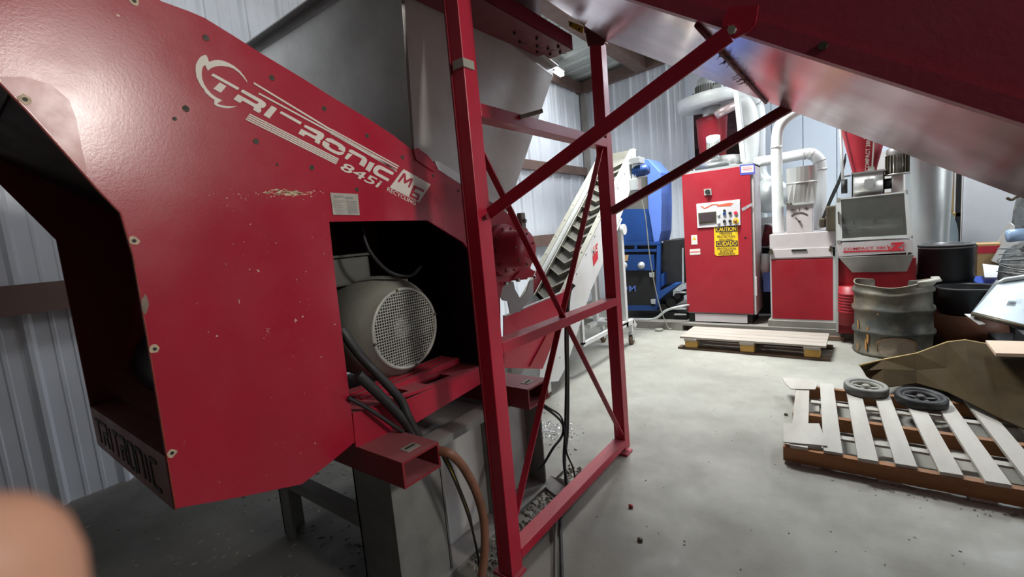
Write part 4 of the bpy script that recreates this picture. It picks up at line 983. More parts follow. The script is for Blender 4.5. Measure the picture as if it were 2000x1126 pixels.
MB().box((-.85,6.2,.45),(-.76,6.5,.68)).build('blue_cover', M['bright_blue'], F)
MB().tube([V(-.83,6.3,.9), V(-.84,6.25,.75), V(-.82,6.3,.6)], .05, 12).build('white_hose', M['white_metal'], F)
MB().box((-1.0,6.55,1.0),(-.5,7.0,1.35)).build('housing', M['galv'], F)

# ------------------------------------------------------------------ compact granulator with viewing window
VY = 5.6
Z = thing('compact_granulator', 'cream framed machine with a tilted viewing window and red lettering, above the dirty drum', 'machine', (.18, 5.9, 0))
MB().box((-.10, VY+.06, .10), (.50, VY+.7, .86)).build('body', M['dull_red'], Z)
MB().box((-.115, VY+.03, .12), (-.095, VY+.7, 1.45)).build('edge_trim', M['galv'], Z)
MB().prism(Pm([(1636,474),(1782,468),(1784.6,492),(1638,501)], VY), (0,.5,0)).build('name_band', M['cream'], Z, bevel=.003)
fo = Pm([(1633.6,389),(1772.6,372.6),(1783,461.7),(1635,471)], VY)
fi = Pm([(1642.5,389.5),(1766,376.5),(1772,458.5),(1645,465.5)], VY)
fr = MB().prism(fo, (0,.04,0), [fi]).build('window_frame', M['white_metal'], Z)
MB().prism(fi, (0,.006,0)).build('window_pane', M['glass'], Z)
MB().prism([p + V(0,.30,0) for p in fo], (0,.02,0)).build('chamber_back', M['steel'], Z)
x0, x1 = fo[0].x, fo[1].x
MB().prism([fo[0]+V(0,.04,-.005), fo[1]+V(0,.04,-.005), fo[1]+V(0,.30,-.005), fo[0]+V(0,.30,-.005)], (0,0,.01)).build('chamber_top', M['steel'], Z)
MB().prism([fo[0]+V(.0,.04,0), fo[0]+V(0,.30,0), fo[3]+V(0,.30,0), fo[3]+V(0,.04,0)], (.008,0,0)).build('chamber_side', M['steel'], Z)
MB().prism([fo[1]+V(.0,.04,0), fo[1]+V(0,.30,0), fo[2]+V(0,.30,0), fo[2]+V(0,.04,0)], (-.008,0,0)).build('chamber_side', M['steel'], Z)
MB().cyl((x0+.03, VY+.17, 1.20), (x1-.02, VY+.17, 1.21), .07, 18).build('roller', M['roller'], Z)
b = MB()
for x in (.03, .19): b.cyl((x, VY+.105, 1.235), (x+.015, VY+.10, 1.235), .022, 10)
b.build('roller_clips', M['bolt_dark'], Z)
b = MB()
b.prism(Pm([(1636.2,413),(1638.8,413),(1640,437),(1637.4,437)], VY), (0,-.03,0)); b.build('handle', M['bolt_dark'], fr)
for q in (fo[0], fo[1], fo[2], fo[3]):
    MB().box((q.x-.012 if q.x > .2 else q.x, VY-.004, q.z-.02), (q.x if q.x > .2 else q.x+.03, VY, q.z+.01)).build('corner_cap', M['motor_grey'], fr)
yv = VY - .001
text('COMPACT 380', at(1647.5,488.5,1,yv), at(1729.5,485.5,1,yv), (0,0,1), .026, M['print_red'], 'lettering', Z)
MB().prism(Pm([(1647,489.8),(1767,486.6),(1765.5,489.4),(1647,493)], yv), (0,-.001,0)).build('underline', M['print_red'], Z)
text('V', at(1732,487.5,1,yv-.002), at(1744,487,1,yv-.002), (0,0,1), .045, M['print_red'], 'lettering', Z, shear=.2)
MB().prism(Pm([(1741,473.5),(1765,472.3),(1767,473.5),(1751.5,484.6),(1760,484.2),(1758.5,488.6),(1735,489.8),(1751,477),(1740,477.3)], yv-.002), (0,-.001,0)).build('lettering', M['print_red'], Z)
text('T', at(1760,487.8,1,yv-.003), at(1771,487.4,1,yv-.003), (0,0,1), .038, M['print_red'], 'lettering', Z, shear=.2)
# discharge funnel under the band
t = Pm([(1638,502),(1784.6,493)], VY+.0) + Pm([(1768,536),(1665,528)], VY+.0)
lo = [V(.02, VY+.02, .74), V(.43, VY+.02, .74)]
A_, B_ = V(t[0].x, VY-.02, .90), V(t[1].x, VY-.02, .90)
b = MB().add([A_, B_, lo[1], lo[0], A_+V(0,.5,0), B_+V(0,.5,0), lo[1]+V(0,.3,0), lo[0]+V(0,.3,0)], [(0,1,2,3),(4,7,6,5),(0,3,7,4),(1,5,6,2)])
b.build('funnel', M['steel'], Z, solid=.004)
# feeder on top
b = MB().box((.015, VY+.06, 1.47), (.265, VY+.07, 1.71)).box((.015, VY+.06, 1.47), (.024, VY+.34, 1.71)).box((.256, VY+.06, 1.47), (.265, VY+.34, 1.71)).box((.01, VY+.05, 1.705), (.275, VY+.35, 1.72))
b.build('feeder_housing', M['steel'], Z)
MB().cyl((.03, VY+.07, 1.59), (.25, VY+.07, 1.59), .085, 24).build('feeder_drum', M['bright_steel'], Z)
MB().prism([V(.11,VY-.018,1.55), V(.18,VY-.018,1.55), V(.18,VY-.018,1.64), V(.11,VY-.018,1.64)], (0,.004,0)).build('feeder_plate', M['galv'], Z)
MB().cyl((.265, VY+.12, 1.58), (.32, VY+.12, 1.58), .05, 14).build('coupling', M['black'], Z)
MB().box((.318, VY+.06, 1.48), (.405, VY+.20, 1.65)).build('gearbox', M['bright_steel'], Z, bevel=.008)
mt = MB().lathe([(0,0),(0,.10),(.012,.10),(.014,.075),(.19,.075),(.2,.085),(.245,.08),(.26,.05),(.26,0)], (.36, VY+.13, 1.655), (0,0,1), 24).build('drive_motor', M['steel'], Z)
b = MB()
for i in range(20):
    a = 2*math.pi*i/20; c = V(.36 + .08*math.cos(a), VY+.13 + .08*math.sin(a), 1.67); b.bar(c, c + V(0,0,.17), .005, .02, up=(math.cos(a), math.sin(a), 0))
b.build('cooling_fins', M['bolt_dark'], mt)
# red cone
cz = [(1.70,.095),(1.75,.10),(2.05,.165),(2.35,.225),(2.6,.235)]
co = MB().lathe([(z-1.70, r) for z, r in cz] + [(.9, 0)], (.115, VY+.22, 1.70), (0,0,1), 40).build('cone', M['cab_red'], Z)
pA, pB = at(1696,336,1,VY+.10), at(1700,247,1,VY-.005)
text('COMPACT 380', at(1697,333,1,VY+.09), at(1700,272,1,VY+.03), (-1,0,0), .032, M['print_white'], 'lettering', co)
text('V', at(1700,270,1,VY+.02), at(1702,262,1,VY+.02), (-1,0,0), .05, M['print_white'], 'lettering', co)
MB().prism([at(1702,326,1,VY+.095), at(1705,326,1,VY+.095), at(1709,262,1,VY+.02), at(1706,262,1,VY+.02)], (0,-.001,0)).build('stripe', M['print_white'], co)
MB().prism([at(1696,325,1,VY+.10), at(1708,325,1,VY+.10), at(1708,336,1,VY+.11), at(1696,336,1,VY+.11)], (0,-.002,0)).build('logo_plate', M['plate_silver'], co)
# side motor and cable bracket on the left
b = MB().tube([at(1641,236,1,5.7), at(1646,350,1,5.7), at(1650,352,1,5.7)], .012, 8).tube([at(1641,243,1,5.7), at(1653,241,1,5.75)], .01, 6).tube([at(1646,345,1,5.7), at(1660,343,1,5.75)], .01, 6)
b.build('bracket_tube', M['galv'], Z)
b = MB()
for dx in (0, 6, 11):
    b.tube(curve_pts([at(1652,300+dx,1,5.78), at(1640,345+dx,1,5.78), at(1622,385+dx,1,5.78), at(1606+dx*.4,425,1,5.78), at(1600+dx,438,1,5.8)]), .007, 6)
b.build('cable', M['rubber'], Z)
MB().lathe([(0,0),(0,.07),(.05,.07),(.05,0)], (-.02, VY+.12, 1.60), (-1,0,0), 16).build('chain_wheel', M['black'], Z)
MB().box((-.20, 5.72, 1.16), (-.105, 5.95, 1.42)).box((-.26,5.75,1.20),(-.2,5.85,1.30)).build('side_motor', M['bolt_dark'], Z, bevel=.015)
b = MB()
for k in range(7): b.lathe([(0,.11),(.012,.122),(.024,.11)], (.015, VY+.05, .33+.03*k), (0,0,1), 20)
b.lathe([(0,0),(0,.11),(.40,.11),(.40,0)], (.015, VY+.05, .20), (0,0,1), 20)
b.build('bellows', M['dull_red'], Z)

# ------------------------------------------------------------------ dirty drum standing on the floor
dx_, dy_ = .315, 5.42
Dm = thing('steel_drum', 'dented dark steel drum with rusty scrapes below the cream window machine', 'drum', (dx_, dy_, 0))
rr = .285
prof = [(.0,.0),(.0,rr),(.01,rr+.012),(.03,rr+.012),(.04,rr-.002),(.20,rr),(.215,rr+.018),(.235,rr+.018),(.25,rr),(.41,rr),(.425,rr+.018),(.445,rr+.018),(.46,rr),(.57,rr-.006),(.585,rr+.012),(.605,rr+.010),(.615,rr-.004),(.66,rr-.008),(.668,rr+.004),(.672,rr-.006),(.66,rr-.014),(.10,rr-.014),(.10,0)]
dm_ = MB().lathe(prof, (dx_, dy_, 0), (0,0,1), 56)
# dents: push some points about
nv = []
for (x, y, z) in dm_.v:
    r = math.hypot(x-dx_, y-dy_); a = math.atan2(y-dy_, x-dx_)
    if r > .2: k = 1 + .010*math.sin(3*a+z*7) + .008*math.sin(7*a-z*15); x = dx_ + (x-dx_)*k; y = dy_ + (y-dy_)*k; z = z + (.018*math.sin(2*a+2.2) if z > .55 else 0) + (.006*math.sin(5*a) if z > .15 else 0)
    nv.append((x, y, z))
dm_.v = nv
dm_.build('drum_body', M['drum_dark'], Dm)
# torn, curled rim at the right
b = MB(); vs = []
for k in range(11):
    a = -1.0 + .13*k; s = math.sin(math.pi*k/10)
    for j, (h, o) in enumerate(((.645,0),(.68,.02*s+.0),(.70+.02*s,.035*s),(.685,.05*s+.004))): vs.append((dx_ + (rr+o)*math.cos(a), dy_ + (rr+o)*math.sin(a), h))
b.add(vs, [(k*4+j, k*4+j+1, k*4+j+5, k*4+j+4) for k in range(10) for j in range(3)], True)
b.build('torn_rim', M['belt_tan'], Dm, solid=.004)
b = MB(); rg = random.Random(11)
for a0, z0, h, wd in ((-2.25,.12,.17,.010),(-2.30,.05,.12,.008),(-2.60,.22,.12,.007),(-1.88,.20,.03,.006),(-1.97,.40,.02,.006),(-2.62,.03,.08,.007)):
    n = 10; P = []
    for k in range(n):
        t = 2*math.pi*k/n; a = a0 + wd/rr*math.cos(t)*rg.uniform(.6,1.3)*1.2; z = z0 + h/2 + h/2*math.sin(t)*rg.uniform(.8,1.1)
        P.append(V(dx_ + (rr+.010)*math.cos(a), dy_ + (rr+.010)*math.sin(a), z))
    b.prism(P, V(math.cos(a0), math.sin(a0), 0)*.002)
b.build('rust_streak', M['rust'], Dm)
# cut-out flap low on the drum
P = []
for k in range(20):
    t = 2*math.pi*k/20; a = -1.50 + .50*math.cos(t); z = .105 + .075*math.sin(t) + (.02 if math.sin(t) > 0 else -.02); P.append(V(dx_+(rr+.006)*math.cos(a), dy_+(rr+.006)*math.sin(a), z))
b = MB(); c = V(dx_+(rr+.008)*math.cos(-1.5), dy_+(rr+.008)*math.sin(-1.5), .10); b.add(P + [c], [(k, (k+1) % 20, 20) for k in range(20)]); b.build('cut_patch', mat('patch', (0.30,0.24,0.18), .6, dust=(.2,.16,.12), dust_amt=.5), Dm, solid=.004)
MB().tube([P[k % 20] + V(0,-.004,.002) for k in range(0, 12)], .003, 6).build('cut_edge', M['rust'], Dm)

# second drum, lined, with a pail and pan in front of it
dd_ = thing('steel_drum', 'black drum with a plastic liner standing behind the dented drum', 'drum', (.76, 6.15, 0))
MB().lathe([(0,0),(0,.20),(.30,.205),(.60,.205),(.62,.215),(.66,.205),(.92,.205),(.93,.213),(.945,.205),(.93,.19),(.5,.19),(.5,0)], (.76,6.15,0), (0,0,1), 36).build('drum_body', M['black'], dd_)
MB().lathe([(.91,.207),(.95,.208),(.95,.185),(.8,.185)], (.76,6.15,0), (0,0,1), 36).build('liner', mat('liner', (0.25,0.25,0.25), .3, 0, .2, 20), dd_)
pl = thing('bucket', 'black bucket with a hoop handle right of the dented drum', 'bucket', (.90, 5.95, .3))
MB().lathe([(0,0),(0,.19),(.22,.215),(.235,.225),(.245,.215),(.23,.20),(.10,.19),(.10,0)], (.86,5.72,.34), (0,0,1), 36).build('bucket_body', M['black'], pl)
MB().tube([V(1.03,5.65,.56), V(1.10,5.65,.56), V(1.12,5.65,.50), V(1.12,5.65,.42), V(1.06,5.65,.38)], .014, 8).build('handle', M['black'], pl)
tr = thing('tub', 'brown rusty tub under the black bucket', 'tub', (.86, 5.72, 0))
MB().lathe([(0,0),(0,.24),(.16,.26),(.175,.27),(.33,.25),(.34,.0)], (.86,5.72,0), (0,0,1), 32).build('tub_body', M['orange_rust'], tr)
pn = thing('tray', 'shallow blue plastic tray right of the black bucket', 'tray', (1.22, 6.6, .3))
MB().prism([V(1.05,6.32,.50), V(1.50,6.32,.50), V(1.55,6.7,.55), V(1.0,6.7,.55)], (0,0,-.04)).build('tray_rim', M['blue_plastic'], pn)
MB().prism([V(1.08,6.34,.0), V(1.47,6.34,.0), V(1.50,6.66,.0), V(1.04,6.66,.0)], (0,0,.47)).build('tray_body', M['black'], pn)
wp = MB().prism([V(1.08,6.40,.56), V(1.38,6.36,.56), V(1.45,6.65,.60), V(1.12,6.75,.66)], (0,0,.015)).build('white_sheet', M['white_box'])
tag(wp, 'crumpled white sheet lying on the blue tray', 'sheet')

# big galvanised silo tube and curved guard behind
sl = thing('silo_tube', 'wide galvanised upright tube rising behind the black drum', 'duct', (.66, 6.5, 0))
MB().lathe([(0,.20),(.55,.20),(.84,.165),(1.80,.19),(1.95,.20),(1.97,.21),(2.2,.21),(2.2,0)], (.66,6.5,.0), (0,0,1), 32).build('tube_body', M['galv'], sl)
MB().lathe([(0,.212),(.012,.212)], (.66,6.5,1.86), (0,0,1), 32).build('collar', M['bright_steel'], sl)
MB().box((.74,6.27,1.74),(.80,6.275,1.79)).build('sticker', M['plate_silver'], sl)
cg = MB().prism([V(.60,6.95,.0)] + [V(.60+.36*math.cos(t), 6.95, .95+.50*math.sin(t)) for t in [math.pi/2*(1-k/10) for k in range(11)]] + [V(.96,6.95,0)], (0,.03,0)).build('curved_guard', mat('guard', (0.36,0.44,0.48), .35, .3))
tag(cg, 'rounded grey green guard panel beside the silo tube', 'guard')
# cartons behind
def carton(name, lo, hi, label, m='card_light', flap=True):
    o = thing(name, label, 'carton', (lo[0], lo[1], lo[2]))
    MB().box(lo, hi).build('carton_body', M[m], o)
    if flap:
        MB().box((lo[0]+.02, lo[1]-.004, (lo[2]+hi[2])/2-.03), (hi[0]-.02, lo[1], (lo[2]+hi[2])/2+.03)).build('tape', M['ply'], o)
    return o
sh_ = thing('storage_rack', 'dark storage rack behind the silo tube carrying cartons', 'rack', (.6, 7.3, 0))
b = MB()
for z in (.55, 1.18): b.box((.12,7.0,z),(.98,7.5,z+.04))
b.build('shelf', M['card_edge'], sh_)
b = MB()
for x in (.12,.94):
    for y in (7.0,7.46): b.box((x,y,0),(x+.04,y+.04,2.0))
b.build('upright', M['black'], sh_)
MB().box((.16,7.45,.02),(.94,7.48,2.0)).build('back_panel', M['black'], sh_)
carton('carton', (.18,7.03,1.22), (.55,7.42,1.52), 'lower brown carton on the rack behind the motor')
carton('carton', (.20,7.03,1.522), (.56,7.42,2.0), 'pale carton stacked behind the small motor', 'white_box', False)
carton('carton', (.62,7.03,1.22), (.92,7.42,2.0), 'tall brown carton at the right end of the rack', 'card_light', False)
bb = MB().box((.62,7.05,.59),(.93,7.4,.92)).build('blue_bin', M['blue_plastic'], None, bevel=.01); tag(bb, 'blue plastic bin low on the rack beside the silo tube', 'bin')

# ------------------------------------------------------------------ junk at the right edge
wbx = MB().prism([V(1.22,6.95,.68), V(1.56,6.85,.50), V(1.70,6.95,.86), V(1.38,7.05,1.05)], (.03,.30,.02)).build('foam_board', M['trim_white']); 
wbx.data.materials[0] = mat('foam', (0.55,0.53,0.49), .6)
tag(wbx, 'pale board leaning at an angle left of the wrapped bales', 'board')
cr = carton('open_carton', (1.12,7.0,.45), (1.34,7.3,.86), 'small brown carton with red print left of the leaning board', 'card_light', False)
MB().box((1.12,6.996,.76),(1.30,6.999,.84)).build('red_print', M['print_red'], cr)
pb = MB().box((1.0,6.9,0),(1.75,7.45,.44)).build('dark_crate', M['black']); tag(pb, 'dark crate under the small carton and leaning board', 'crate')
def blob(cx, cy, cz, rx, ry, rz, seed, amp=.10, n=26, m=16, flat=True):
    rg = random.Random(seed); ph = [rg.uniform(0, 6.3) for _ in range(8)]; b = MB(); vs = []
    for j in range(m + 1):
        v = math.pi * j / m
        for i in range(n):
            u = 2*math.pi*i/n
            k = 1 + amp*(math.sin(3*u+ph[0]+2*v)*.5 + math.sin(5*u+ph[1]-3*v)*.35 + math.sin(9*u+ph[2]+5*v)*.3 + math.sin(7*v+ph[3]+4*u)*.3)
            q = math.copysign(abs(math.cos(v))**.6, math.cos(v)); s = math.sin(v)**.5
            vs.append((cx + rx*k*s*math.cos(u), cy + ry*k*s*math.sin(u), cz + rz*k*q))
    b.add(vs, [(j*n+i, j*n+(i+1)%n, (j+1)*n+(i+1)%n, (j+1)*n+i) for j in range(m) for i in range(n)], True); return b
bale = thing('wrapped_bale', 'grey stretch wrapped bale at the right edge, lower one', 'bale', (1.55, 6.2, 0))
bl = blob(1.42, 5.95, .55, .32, .32, .42, 3, .05).build('wrap_film', M['wrap'], bale)
b = MB()
for k in range(14): 
    z = .42 + .036*k; r = .325 + .01*math.sin(k*2.1)
    b.tube([V(1.42 + r*math.cos(t)*1.0, 5.95 + r*math.sin(t), z + .02*math.sin(t*2+k)) for t in [2*math.pi*j/30 for j in range(31)]], .005, 4, cap=False)
tag(b.build('wrap_folds', mat('wrap_fold', (0.42,0.43,0.42), .25, .2), bale), kind='stuff')
bale2 = blob(1.42, 5.85, 1.22, .25, .22, .22, 8, .16).build('wrapped_bale', M['wrap']); tag(bale2, 'dark crumpled plastic bundle on top of the lower bale at the right edge', 'bale')
bw = thing('water_bottle', 'pale blue plastic bottle wedged beside the dark plastic bundle', 'bottle', (1.17, 5.8, 1.0))
MB().lathe([(0,0),(0,.05),(.02,.055),(.10,.055),(.13,.02),(.15,.02),(.15,0)], (1.09,5.72,1.02), (1,0,.1), 16).build('bottle_body', M['clear_blue'], bw)
hk = MB().tube(curve_pts([at(1966,386,1,5.6), at(1976,390,1,5.6), at(1986,384,1,5.6), at(2004,380,1,5.6)]), .012, 6).build('hook_strap', M['bolt_dark']); tag(hk, 'dark curled strap sticking out above the plastic bundle', 'strap')
# tipping hopper
th = thing('tipping_hopper', 'smooth grey tilted hopper body at the right edge below the bales', 'hopper', (1.3, 5.1, 0))
q = [at(1898,612,1,4.9), at(1951,552,1,5.3), at(2060,538,1,5.3), at(2090,660,1,4.7)]
MB().add(q, [(0,1,2,3)]).build('front_plate', M['tip_grey'], th, solid=.01)
MB().add([q[0], q[1], q[1]+V(.1,.6,-.05), q[0]+V(.1,.7,-.15)], [(0,1,2,3)]).build('side_plate', M['tip_grey'], th, solid=.01)
MB().tube([at(1942,557,1,5.29), at(1962,546,1,5.29), at(2060,532,1,5.29)], .018, 8).build('rolled_rim', M['galv'], th)
MB().tube([q[0], q[3]], .018, 8).build('bottom_rim', M['bolt_dark'], th)
MB().add([at(1883,613,1,4.95), at(1912,634,1,4.85), at(1925,633,1,4.85), at(1900,613,1,4.95)], [(0,1,2,3)]).build('bent_corner', M['steel'], th, solid=.006)
MB().prism([at(1970,576,1,5.05), at(1986,571,1,5.05), at(1983,584,1,5.0), at(1966,586,1,5.0)], (0,-.004,0)).build('white_label', M['print_white'], th)
MB().box((.95,4.95,0),(1.9,5.45,.22)).build('base_frame', M['black'], th)

# ------------------------------------------------------------------ pallets
def mkbox(lx, ly, lz): return MB().box((-lx/2,-ly/2,0),(lx/2,ly/2,lz))
E1 = thing('pallet', 'closed-deck wooden pallet with yellow blocks in front of the red cabinets', 'pallet', (-.83, 5.25, 0))
E1.rotation_euler = (0,0,math.radians(-1.0))
Lx = 1.32
pd = mkbox(Lx, .128, .02); f0 = None
for i in range(4):
    l = (0, -.27 + .134*i, .125)
    if f0 is None: f0 = piece('deck_board', pd, M['wood_deck'], E1, l)
    else: share(f0, E1, l)
f0 = None
for x in (-.55, 0, .55):
    for y in (-.27, .17):
        if f0 is None: f0 = piece('block', mkbox(.13,.10,.078), M['wood_yellow'], E1, (x,y,.022), bevel=.012)
        else: share(f0, E1, (x,y,.022))
f0 = None
for x in (-.55,0,.55):
    if f0 is None: f0 = piece('cross_board', mkbox(.13,.56,.025), M['wood_deck'], E1, (x,-.06,.10))
    else: share(f0, E1, (x,-.06,.10))
f0 = None
for y in (-.27,.17):
    if f0 is None: f0 = piece('bottom_board', mkbox(Lx+.06,.11,.02), M['wood_dark'], E1, (.0,y,.002))
    else: share(f0, E1, (0,y,.002))
tag(MB().box((-1.50,5.71,0),(-.05,5.77,.045)).build('timber', M['wood_dark']), 'low dark timber lying along the slab edge behind the closed-deck pallet', 'timber')
E2 = thing('pallet', 'open-slatted wooden pallet with brown stringers in the right foreground', 'pallet', (.3, 3.33, 0))
# boards run away from the camera, stringers across
sx = [-.255,-.105,.045,.195,.35,.50,.65,.80,.95,1.10]
HZ = .115; rot = math.radians(3)
f0 = None
for i, x in enumerate(sx):
    wd = .082
    l = (x-.3, .01 + .01*math.sin(i*2.3), HZ-.018)
    if f0 is None: f0 = piece('deck_board', mkbox(wd, 1.14, .018), M['wood_grey'], E2, l, rot)
    else: share(f0, E2, l, rot + .006*math.sin(i*1.7))
f0 = None
for y in (-.54, -.02, .53):
    st_ = MB().box((-.79,-.02,0),(.71,.02,.08))
    l = (.43-.3 + (-.03 if y > 0 else 0) + .06, y, .017)
    if f0 is None: f0 = piece('stringer', st_, M['wood_brown'], E2, l)
    else: share(f0, E2, l)
f0 = None
for x in (-.2, .13, .46, .79, 1.1):
    if f0 is None: f0 = piece('bottom_board', mkbox(.09, 1.12, .016), M['wood_grey'], E2, (x-.3, 0, .001), rot)
    else: share(f0, E2, (x-.3, 0, .001), rot)
# thin boards between the stringers seen through the gaps
f0 = None
for y in (-.28, .25):
    if f0 is None: f0 = piece('lead_board', mkbox(1.35,.05,.012), M['wood_grey'], E2, (.16, y, .075))
    else: share(f0, E2, (.16, y, .075))
zz = HZ + .0
def ply(px): return [at(x, y, 2, zz + .003) for x, y in px]
o = MB().prism(ply([(1530,827),(1600,828),(1616,872),(1530.5,864)]), (0,0,.006)).build('plywood_scrap', M['wood_grey']); tag(o, 'square thin plywood scrap on the front corner of the slatted pallet', 'plywood')
o = MB().prism(ply([(1527,738),(1585,742),(1597,750),(1592,761),(1545,760),(1536,752)]), (0,0,.006)).build('plywood_scrap', M['wood_grey']); tag(o, 'broken thin plywood scrap on the back corner of the slatted pallet', 'plywood')
# wheels
def wheel(label, x, y, z, r, tilt, m=M['rubber'], hub=M['motor_grey']):
    o = thing('cart_wheel', label, 'wheel', (x, y, z), 'loose cart wheels on the slatted pallet')
    ax = Vector(tilt).normalized()
    MB().lathe([(-.028,r*.72),(-.030,r*.93),(-.018,r),(.018,r),(.030,r*.93),(.028,r*.72),(-.028,r*.72)], (x,y,z), ax, 40).build('tyre', m, o)
    rm = MB().lathe([(-.02,r*.60),(-.02,r*.73),(.02,r*.73),(.02,r*.60),(-.02,r*.60)], (x,y,z), ax, 36).build('rim', hub, o)
    a = ax.cross(V(1,0,0)).normalized(); c_ = ax.cross(a); b = MB()
    for k in range(5):
        t = 2*math.pi*k/5; d = a*math.cos(t) + c_*math.sin(t); b.bar(V(x,y,z)+d*r*.15, V(x,y,z)+d*r*.62, .022, .014, up=ax)
    b.build('spokes', hub, o)
    MB().lathe([(-.025,0),(-.025,r*.2),(.02,r*.2),(.028,r*.1),(.028,0)], (x,y,z), ax, 16).build('hub', hub, o)
wt = mat('tyre_grey', (0.10,0.10,0.095), .5, 0, .2, 12, top_dust=(.32,.31,.28), top_amt=.6)
wheel('dusty grey wheel with spokes lying on the slatted pallet, in the light', .088, 3.80, HZ+.034, .125, (0.05,-.04,1), wt)
wheel('black wheel lying in shadow beside the cardboard on the slatted pallet', .36, 3.70, HZ+.034, .13, (0.04,-.06,1), M['black'], mat('wheel_dark', (0.03,0.03,0.03), .5))
# big folded cardboard sheet with plywood behind
cb = thing('cardboard', 'large crumpled dark brown cardboard sheet draped over the back of the slatted pallet', 'cardboard', (.8, 4.1, .1))
pc = [(at(1679,713,2,.24)), at(1725,702,2,.25), at(1790,690,2,.30), at(1850,668,2,.36), at(1885,664,2,.38), at(1930,672,2,.36), at(2010,690,2,.34)]
lw = [at(1693,735,2,.14), at(1725,757,2,.14), at(1790,748,2,.14), at(1850,765,2,.15), at(1900,790,2,.15), at(1960,820,2,.14), at(2030,850,2,.13)]
n = len(pc); mid = [(a*.5 + c*.5) + V(0,0,.03*math.sin(i*1.9)) for i, (a, c) in enumerate(zip(pc, lw))]
MB().add(pc + mid + lw, [(j*n+i, j*n+i+1, (j+1)*n+i+1, (j+1)*n+i) for j in range(2) for i in range(n-1)]).build('sheet_front', M['card'], cb, solid=.007)
bk = [p + V(.25,.45,-.16 + .0) for p in pc]
MB().add(pc + bk, [(i, i+1, n+i+1, n+i) for i in range(n-1)]).build('sheet_back', M['card'], cb, solid=.007)
MB().tube(pc, .007, 6).build('sheet_edge', M['card_edge'], cb)
py_ = MB().prism([at(1925,664,2,.42), at(2080,668,2,.42), at(2090,693,2,.42), at(1945,689,2,.42)], (0,0,-.02)).build('plywood_sheet', M['ply']); tag(py_, 'pale plywood sheet lying behind the crumpled cardboard at the right edge', 'plywood')
tag(MB().box((.98,4.2,0),(1.9,4.85,.395)).build('dark_crate', M['black']), 'dark crate under the pale plywood sheet', 'crate')

# ------------------------------------------------------------------ hose and cables in front
hp_ = [at(858,880,0,-1.21), at(880,886,0,-1.17), at(905,912,0,-1.16), at(930,960,0,-1.16), at(944,1010,0,-1.16), at(947,1060,0,-1.16), at(944,1100,0,-1.16), at(935,1150,0,-1.165), at(925,1185,0,-1.17)]
ho = MB().tube(curve_pts(hp_), .017, 14)
tag(ho.build('ribbed_hose', M['hose']), 'reddish brown hose hanging from the front fork tube to the floor', 'hose')
for k, (m_, dx) in enumerate((('rubber',0),('rubber',6),('yellow',3))):
    o = MB().tube(curve_pts([at(856+dx,876,0,-1.215), at(872+dx,905,0,-1.20), at(893+dx*.6,950,0,-1.20), at(912+dx*.6,1000,0,-1.20), at(924,1040,0,-1.20), at(934,1090,0,-1.20), at(940,1150,0,-1.2)]), .0045 if m_ == 'rubber' else .0022, 8).build('power_cable', M[m_])
    tag(o, ('thin green yellow earth wire among the cables beside the brown hose', 'left black cable hanging beside the brown hose', 'right black cable hanging beside the brown hose')[(1,2,0)[k]], 'cable')
tag(MB().tube(curve_pts([V(-1.22,2.16,1.11), V(-1.24,2.14,1.05), at(1105,640,0,-1.26), at(1106,740,0,-1.26), at(1104,840,0,-1.26), V(-1.26,1.99,.15), V(-1.22,1.93,.02), V(-1.15,1.75,.012), V(-1.0,1.50,.012), V(-.90,1.33,.012), V(-.86,1.2,.012)]), .008, 8).build('power_cable', M['rubber']), 'pair of thick black cables dropping straight behind the red frame, front one', 'cable')
tag(MB().tube(curve_pts([V(-1.22,2.18,1.10), V(-1.25,2.17,1.05), at(1109,640,0,-1.27), at(1110,740,0,-1.27), at(1109,840,0,-1.27), V(-1.27,2.02,.15), V(-1.24,1.95,.03), V(-1.17,1.75,.028), V(-1.03,1.50,.012), V(-.93,1.33,.012), V(-.88,1.18,.012)]), .007, 8).build('power_cable', M['belt_dark']), 'pair of thick black cables dropping straight behind the red frame, rear one', 'cable')
tag(MB().tube(curve_pts([V(-1.40,1.55,.60), at(1010,780,0,-1.30), at(1045,786,0,-1.28), at(1075,803,0,-1.27), at(1098,826,0,-1.27), at(1098,850,0,-1.27), at(1080,875,0,-1.29), at(1062,905,0,-1.32), at(1052,915,0,-1.34)]), .007, 8).build('power_cable', M['rubber']), 'black cable looping from under the rear fork tube to the straight cables', 'cable')
tag(MB().tube(curve_pts([at(1045,779,0,-1.28), at(1070,795,0,-1.26), at(1098,818,0,-1.262), at(1106,880,0,-1.25), at(1118,910,0,-1.24), at(1124,935,0,-1.23)]), .005, 8).build('power_cable', M['rubber']), 'thin black cable crossing the loop and curling out at floor height', 'cable')

# ------------------------------------------------------------------ lamp fixture on the corner eave
tl = thing('tube_lamp', 'bright white tube lamp under the roof edge above the hopper rim', 'lamp', (-3.75, 6.0, 3.9))
p, q = at(1030,100,0,-3.62), at(1098,146,0,-3.62)
MB().bar(p + V(0,0,.05), q + V(0,0,.05), .10, .03).build('housing', M['white_metal'], tl)
MB().bar(p, q, .07, .05).build('diffuser', M['lens'], tl)

